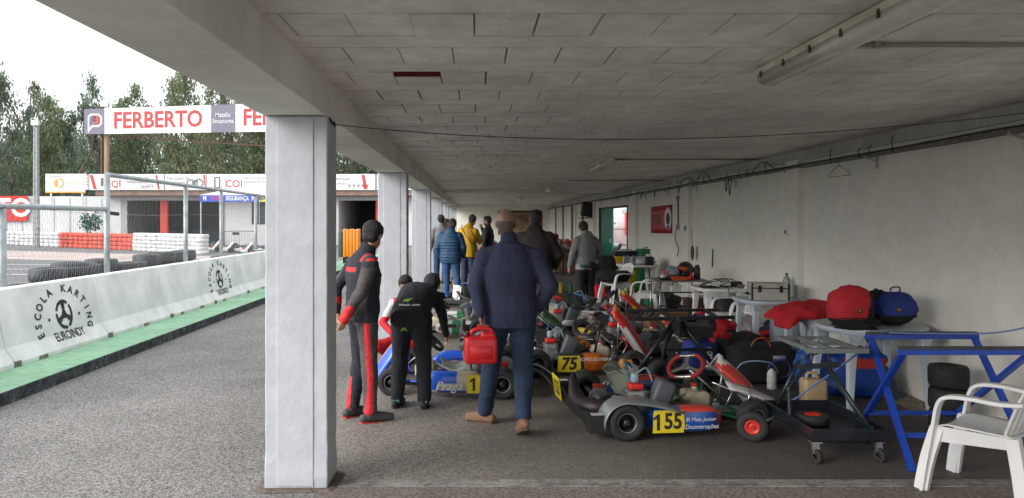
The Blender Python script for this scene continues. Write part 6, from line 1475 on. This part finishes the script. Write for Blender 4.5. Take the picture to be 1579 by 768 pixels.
    # eyes
    for sg in (-1, 1):
        b = MB(); b.ell(hp(sg * .030, .077, .010), (.011 * hs_, .007 * hs_, .006 * hs_), HM, 8, 6); e = b.build('eye', mat('eye_white', (.6, .58, .55), .3, bump=None), t)
        b = MB(); b.ell(hp(sg * .030, .083, .010), (.005 * hs_, .003 * hs_, .005 * hs_), HM, 8, 6); b.build('iris', ink, e)
    # --- hair
    b = MB()
    if bald: b.ell(hp(0, -.022, -.006), (.0785 * hs_, .092 * hs_, .062 * hs_), HM, 20, 12); b.ell(hp(0, -.045, -.05), (.058 * hs_, .055 * hs_, .04 * hs_), HM)
    else:
        b.ell(hp(0, -.020, .038), (.088 * hs_, .102 * hs_, .096 * hs_), HM, 20, 14); b.ell(hp(0, -.045, -.02), (.072 * hs_, .066 * hs_, .065 * hs_), HM); b.ell(hp(0, .045, .085), (.06 * hs_, .045 * hs_, .032 * hs_), HM)
    def hd(co, n_): return .0025 * noise.noise(co * 70) + .003 * noise.noise(co * 25) + .002
    obj_mesh('hair', remesh(b, .007, 1, hd), hair, t)
    if beard:
        b = MB(); b.ell(hp(0, .035, -.072), (.056 * hs_, .055 * hs_, .045 * hs_), HM); obj_mesh('beard', remesh(b, .007, 1, hd), hair, t)
    # --- top
    sd_seed = Vector((len(label) % 17, 3, 5))
    def wr(co, n_):
        x, y, z = co.x, co.y, co.z
        long_ = 1 - abs(noise.noise(Vector((x * 10 + z * 3.0, y * 10, z * 3.2)) + sd_seed)) * 2          # long hanging folds
        cross = 1 - abs(noise.noise(Vector((x * 4 + y * 3, y * 4, z * 15 + x * 5)) + sd_seed * 2)) * 2    # creases across sleeves and knees
        return .005 * noise.noise(Vector((x * 5, y * 5, z * 4)) + sd_seed) + .0055 * max(0, long_) ** 3 + .005 * max(0, cross) ** 4 - .003
    def puff(co, n_):
        return .013 * abs(math.sin(co.z / s * math.pi / .062)) ** .6 - .006 + .003 * noise.noise(co * 15)
    b = MB(); sc_ = secs(topr + .012)
    if hem:
        d0 = (pts[0] - pts[1]).normalized(); c, sd_, fr, rx, ry = sc_[0]; sc_ = [(pts[0] + d0 * hem * s, sd_, fr, (.162 * bulk + topr) * s, (.118 * bulk + topr) * s)] + [(c, sd_, fr, (.162 * bulk + topr) * s, (.12 * bulk + topr) * s)] + sc_[1:]
    trunk(b, sc_)
    for S in 'LR':
        q_ = J['el' + S].lerp(J['wr' + S], .96)
        caps(b, J['shl'].lerp(J['sh' + S], .3), J['sh' + S], (.062 + topr) * s, (.052 + topr) * s); caps(b, J['sh' + S], J['el' + S], (.050 + topr) * s * bulk, (.040 + topr) * s); caps(b, J['el' + S], q_, (.040 + topr) * s, (.028 + topr * .8) * s)
    if collar: caps(b, J['neck'] - Vector((0, 0, .04)), J['neck'].lerp(hp(0, -.018, -.05), .25), .078 * s, .072 * s, 18)
    if hood: b.ell(J['neck'] + Vector((0, -.07, -.02)) * s, (.12 * s, .065 * s, .075 * s)); b.ell(J['neck'] + Vector((0, -.03, .03)) * s, (.095 * s, .085 * s, .05 * s))
    obj_mesh('top' if not isinstance(top, (list, tuple)) else 'race_suit_top', remesh(b, vox, 2, puff if topdisp == 'puff' else wr), top, t, top_fn and (lambda c, n_: top_fn(c / s, n_))).name = 'jacket'
    # --- trousers
    b = MB(); trunk(b, secs(.010 * legr, 0, 3)); b.ell(J['pel'] - Vector((0, 0, .06)) * s, (.15 * s * bulk, .112 * s * bulk, .10 * s))
    for S in 'LR':
        caps(b, J['hip' + S], J['knee' + S], .088 * s * legr * bulk ** .5, .066 * s * legr); caps(b, J['knee' + S], J['ank' + S].lerp(J['knee' + S], .06), .066 * s * legr, .054 * s * legr)
    obj_mesh('trousers', remesh(b, vox, 2, wr), bot, t, bot_fn and (lambda c, n_: bot_fn(c / s, n_)))
    # --- shoes
    for S in 'LR':
        b = MB(); a, q_ = J['ank' + S], J['toe' + S]; d = q_ - a; flat_ = Vector((d.x, d.y, 0)).normalized() if Vector((d.x, d.y, 0)).length > .02 else Vector((0, 1, 0)); heel = a - flat_ * .045 * s; 
        dn = (Vector((0, 0, -1)) + d.normalized() * d.normalized().z).normalized()
        caps(b, a + Vector((0, 0, .012)) * s, a + dn * .03 * s, .043 * s, .043 * s); caps(b, heel + dn * .045 * s, q_ - Vector((0, 0, .0)), .038 * s, .034 * s); caps(b, a + dn * .02 * s, q_ + Vector((0, 0, .008)), .040 * s, .033 * s)
        o = obj_mesh('shoe', remesh(b, .009, 1), shoe or shoe_black, t)
        b = MB(); M_ = frame_from(d); mid = (heel + dn * .05 * s + q_) / 2; zs = (q_ - (heel + dn * .05 * s)).length
        hd_ = (q_ - (heel + dn * .045 * s)).normalized(); sdv = hd_.cross(Vector((0, 0, 1))).normalized(); upv = sdv.cross(hd_)
        pr = [(-.042, .0), (-.03, .032), (.06, .037), (.16, .044), (.205, .03), (.215, 0), (.205, -.03), (.16, -.044), (.06, -.037), (-.03, -.032)]
        k_ = (zs + .050 * s) / .257
        base_ = heel + dn * .045 * s
        b.poly([((u + .012) * k_, v * s) for u, v in pr], .018, base_ - upv * (.030 * s), hd_, sdv); b.build('sole', sole or shoe_black, o, bevel=.003)
    return t

# --- man in navy with the jerrycan (walking away)
person('man in navy jacket and jeans walking away with a red jerrycan', (.28, 5.80, 0), R(-3), 1.735, dict(
    hipL=(-.095, 0, .93), hipR=(.095, 0, .93), kneeL=(-.155, .10, .50), kneeR=(.105, -.02, .50), ankL=(-.21, .18, .09), ankR=(.10, -.20, .15), toeL=(-.345, .235, .035), toeR=(.075, -.075, .03),
    elL=(-.27, -.06, 1.16), wrL=(-.232, -.14, .945), elR=(.315, -.10, 1.16), wrR=(.23, .05, .97), shL=(-.20, -.02, 1.375), shR=(.20, -.02, 1.375), head=(-.035, .03, 1.645)),
    top=navy, bot=denim_dark, shoe=suede, sole=mat('sole_brown', (.10, .06, .04), .8), hair=hair_grey, skinm=mat('skin_ruddy', (.27, .15, .105), .42, var=(10, .15), bump=(120, .1)), bald=True, bulk=1.16, hem=.045, vox=.010, curlL=1.0, hand_dir={'L': (.1, 0, -1), 'R': (-.4, .6, -.7)}, legr=1.22, topr=.024)
# --- young driver in black, grey and red suit
suit_black = mat('suit_black', (.022, .024, .034), .85, bump=(60, .35)); suit_grey = mat('suit_grey', (.075, .065, .065), .85, bump=(60, .35), var=(5, .2)); suit_red = mat('suit_red', (.60, .022, .03), .7, bump=(60, .3))
def drv_top(c, n_):
    if c.z > 1.475: return 0
    arm = abs(c.x) > .19 + .03 * (1.45 - c.z)
    if c.z < 1.07 and (abs(c.x) > .11 and c.y < -.04):
        return 2 if (c.z < 1.02 and c.x > 0 and c.y < -.17) or (c.x < 0 and c.z > .93 and c.y < -.08) else 1
    if arm:
        if abs(c.z - (1.40 + .25 * (abs(c.x) - .2))) < .012: return 2
        return 1 if c.z < 1.34 else 0
    if .115 < abs(c.x) < .17 and c.z > 1.38 and c.y > -.12: return 2 if abs(abs(c.x) - .13) < .012 else 1
    if c.y < -.09 and abs(c.x) < .11 and 1.295 < c.z < 1.335: return 2
    return 0
def drv_bot(c, n_):
    if c.x > .10 and c.z < .86:
        u = (c.z) * .13 - .05
        if abs(c.y - (.02 * math.sin(c.z * 5)) + .02) < .020 + .012 * (.86 - c.z): return 2
        return 1 if c.y > -.02 or True else 0
    if c.x < -.10 and c.z < .36 and c.y < -.01: return 2
    return 1 if c.x > .0 and c.z < .86 else 0
person('young driver in black, grey and red race suit with hands behind his back', (-.93, 6.08, 0), R(-58), 1.67, dict(
    head=(.0, .10, 1.60), neck=(0, .035, 1.465), shl=(0, .01, 1.40), shL=(-.17, .0, 1.365), shR=(.17, .0, 1.365), elL=(-.25, -.15, 1.14), elR=(.25, -.12, 1.14), wrL=(-.10, -.20, .93), wrR=(.11, -.22, .90),
    ankL=(-.14, -.04, .09), ankR=(.12, .02, .09), toeL=(-.17, .13, .03), toeR=(.14, .20, .03), kneeL=(-.12, .03, .50)),
    top=[suit_black, suit_grey, suit_red], top_fn=drv_top, bot=[suit_black, suit_grey, suit_red], bot_fn=drv_bot, hair=hair_black, skinm=skin, vox=.009, bulk=.98, hyaw=R(33), hpitch=-.34, legr=1.15, shoe=mat('boot_grey', (.06, .06, .062), .6), sole=mat('sole_red', (.45, .03, .03), .6), hand_dir={'L': (.7, 0, -.6), 'R': (-.5, 0, -.8)})
# --- boy bending over the blue kart
kb = mat('boy_black', (.014, .015, .022), .85, bump=(60, .35)); lime = mat('lime', (.30, .60, .06), .6)
boy = person('boy in black race suit bending over the blue kart, seen from behind', (-.56, 6.50, 0), R(-8), 1.50, dict(
    pel=(0, .0, .99), waist=(0, .13, 1.07), chest=(0, .32, 1.11), shl=(0, .46, 1.12), neck=(.03, .52, 1.13), head=(.09, .61, 1.20), shL=(-.17, .45, 1.09), shR=(.17, .45, 1.09),
    elL=(-.20, .46, .93), elR=(.24, .44, .92), wrL=(-.12, .60, .74), wrR=(.27, .50, .68), hipL=(-.095, 0, .95), hipR=(.095, 0, .95), kneeL=(-.13, .04, .52), kneeR=(.12, .04, .52), ankL=(-.15, -.02, .09), ankR=(.14, -.02, .09)),
    top=kb, bot=kb, hair=hair_black, vox=.009, bulk=1.12, hem=.07, hpitch=-.9, legr=1.36, shoe=mat('boot_black', (.02, .02, .022), .6), hand_dir={'R': (.1, .5, -.8)})
def boyf(u, v, z0, y0):   # marks on his back
    return Vector((u, y0 + v * .0, z0 + v))
# lime logo on the seat of the suit and lettering at the shoulders sit on the cloth via ray casting
def stick(parent, mb, name, m_, child='jacket', d=(0, 1, 0), off=.004):
    ch = [c for c in kids(parent) if c.name.split('.')[0] == child][0]
    nv = []
    for v in mb.v:
        o_ = Vector(v) - Vector(d) * .8; hit, loc, nrm, idx = ch.ray_cast(o_, Vector(d))
        nv.append(tuple((loc - Vector(d) * off) if hit else Vector(v)))
    mb.v = nv; return mb.build(name, m_, ch)
bpy.context.view_layer.update()
b = MB(); lg = [(-.05, -.018), (-.03, .012), (.0, .018), (.055, .03), (.03, .004), (.012, -.022), (-.008, -.006)]
b.add([(-.035 + u, 0, .70 + v) for u, v in lg], [tuple(range(7))]); stick(boy, b, 'logo', lime, 'trousers')
b = MB()
for k in range(14):
    if k == 8: continue
    x = -.085 + k * .0135; b.add([(x, 0, .915), (x + .009, 0, .915), (x + .009, 0, .928), (x, 0, .928)], [(0, 1, 2, 3)])
stick(boy, b, 'lettering', white_ink)
b = MB(); b.add([(-.02 + u * .8, 0, .955 + v * .7) for u, v in lg], [tuple(range(7))]); stick(boy, b, 'logo', lime)
for s_ in (-1, 1):
    b = MB(); b.rbox((s_ * .125, -.062, .065), (.06, .02, .03), .009); b.rbox((s_ * .125, .05, .10), (.085, .10, .014), .006); b.build('shoe_accent', mat('accent_green', (.10, .35, .20), .5), boy)
# --- crouching boy in red behind the kart
rs = mat('suit_red2', (.50, .012, .02), .8, bump=(60, .3))
person('boy in red crouching behind the blue kart, face half hidden', (-.76, 8.45, 0), R(172), 1.45, dict(
    pel=(0, 0, .36), waist=(0, .06, .52), chest=(0, .14, .72), shl=(0, .20, .88), neck=(0, .23, .95), head=(-.02, .29, 1.12), shL=(-.17, .2, .87), shR=(.17, .2, .87), elL=(-.26, .30, .66), elR=(.28, .34, .62), wrL=(-.12, .50, .52), wrR=(.10, .52, .50),
    hipL=(-.1, 0, .34), hipR=(.1, 0, .34), kneeL=(-.32, .34, .42), kneeR=(.36, .30, .30), ankL=(-.25, .12, .09), ankR=(.26, -.05, .09), toeL=(-.28, .26, .03), toeR=(.30, .12, .03)),
    top=[rs, mat('cloth_white', (.5, .5, .52), .8)], top_fn=lambda c, n_: 1 if (abs(c.x) > .15 and .70 < c.z < .93) else 0, bot=rs, hair=hair_black, skinm=skin, vox=.012, bulk=.9, hpitch=-.3)
# --- man in blue puffer jacket
person('man in blue quilted puffer jacket and jeans, seen from behind', (PX(695, 14.8), 14.8, 0), R(-8), 1.70, dict(
    elL=(-.27, -.02, 1.16), elR=(.27, -.02, 1.16), wrL=(-.25, .12, .96), wrR=(.25, .12, .96), head=(.03, .06, 1.62), ankL=(-.10, .05, .09), ankR=(.15, -.08, .09), kneeL=(-.1, .05, .5), kneeR=(.13, .0, .5)),
    top=mat('puffer_blue', (.012, .055, .125), .6, var=(3, .15), bump=(30, .2)), bot=mat('denim_mid', (.035, .095, .22), .85, var=(6, .35), bump=(90, .35)), shoe=mat('shoe_brown', (.10, .05, .03), .7), topdisp='puff', hood=True, bulk=1.2, hair=hair_brown, hem=.03, topr=.028, vox=.011, hpitch=-.2)
person('man in grey shirt standing at the far left by the pillars', (PX(680, 18.0), 18.0, 0), R(15), 1.80, top=mat('shirt_grey', (.20, .20, .21), .9), bot=denim, hair=hair_black, vox=.013)
person('dark haired boy half hidden beside the man in grey shirt', (PX(688, 19.2), 19.2, 0), R(-70), 1.70, top=mat('shirt_slate', (.12, .13, .15), .9), bot=denim_dark, hair=hair_brown, vox=.014)
yj = mat('jacket_yellow', (.55, .30, .015), .7, var=(4, .15))
yp = person('man in yellow jacket with black strap over his shoulder', (PX(722, 16.5), 16.5, 0), R(-25), 1.80, dict(head=(.04, .14, 1.62), neck=(0, .06, 1.49), elR=(.22, .12, 1.18), wrR=(.12, .33, 1.12), elL=(-.24, .0, 1.15)), top=yj, bot=mat('trousers_navy', (.03, .04, .09), .85), hair=hair_brown, vox=.012, bulk=1.08, hem=.05, topr=.024, hpitch=-.3)
b = MB(); b.tube(cr([(-.14, -.02, 1.56), (-.11, -.13, 1.5), (0, -.165, 1.36), (.12, -.15, 1.2), (.19, -.03, 1.08)], 6), .014, 6, sx=.35)
b.build('shoulder_strap', black_rubber, yp)
person('bearded man in black jacket facing left with a hand at his mouth', (PX(752, 18.2), 18.2, 0), R(75), 1.77, dict(elR=(.26, .12, 1.18), wrR=(.10, .17, 1.46), elL=(-.24, .02, 1.15)), top=mat('jacket_black', (.014, .014, .016), .85), bot=denim, hair=hair_black, skinm=skin_d, vox=.012, beard=True, bulk=1.05, hem=.05, hand_dir={'R': (-.5, .2, .8)})
person('big man in dark brown jacket behind the man in navy', (PX(826, 10.0), 10.0, 0), R(-15), 1.80, dict(elL=(-.29, -.02, 1.17), elR=(.30, .02, 1.17), wrR=(.24, .16, 1.0), head=(.0, .05, 1.63)), top=mat('jacket_brown', (.022, .017, .016), .9, bump=(50, .4)), bot=mat('trousers_dark', (.02, .02, .025), .9), hair=hair_black, vox=.011, bulk=1.2, hood=True, hem=.05, topr=.03)
def hood_fn(c, n_): return 1 if c.z < .93 and abs(c.x) < .21 else 0
gp = person('young man in grey hoodie with green hem and black trousers by the karts', (PX(903, 13.0), 13.0, 0), R(20), 1.66, dict(head=(-.01, .07, 1.60), elL=(-.28, -.02, 1.14), wrL=(-.30, .07, .90), elR=(.30, .0, 1.16), wrR=(.27, .20, .98)), top=[mat('hoodie_grey', (.20, .205, .21), .95, bump=(60, .35)), mat('hem_green', (.015, .11, .05), .9)], top_fn=hood_fn, bot=[mat('trousers_black', (.014, .014, .017), .9), mat('shirt_lilac', (.30, .29, .34), .9)], bot_fn=lambda c, n_: 1 if c.z > .84 else 0, hair=hair_brown, vox=.011, bulk=1.05, hood=True, hem=.0, topr=.03, legr=1.3, hpitch=-.5)
b = MB(); b.rbox((.06, -.19, .86), (.22, .08, .12), .03, Matrix.Rotation(.35, 3, 'Y')); b.build('waist_bag', dark_fabric, gp)
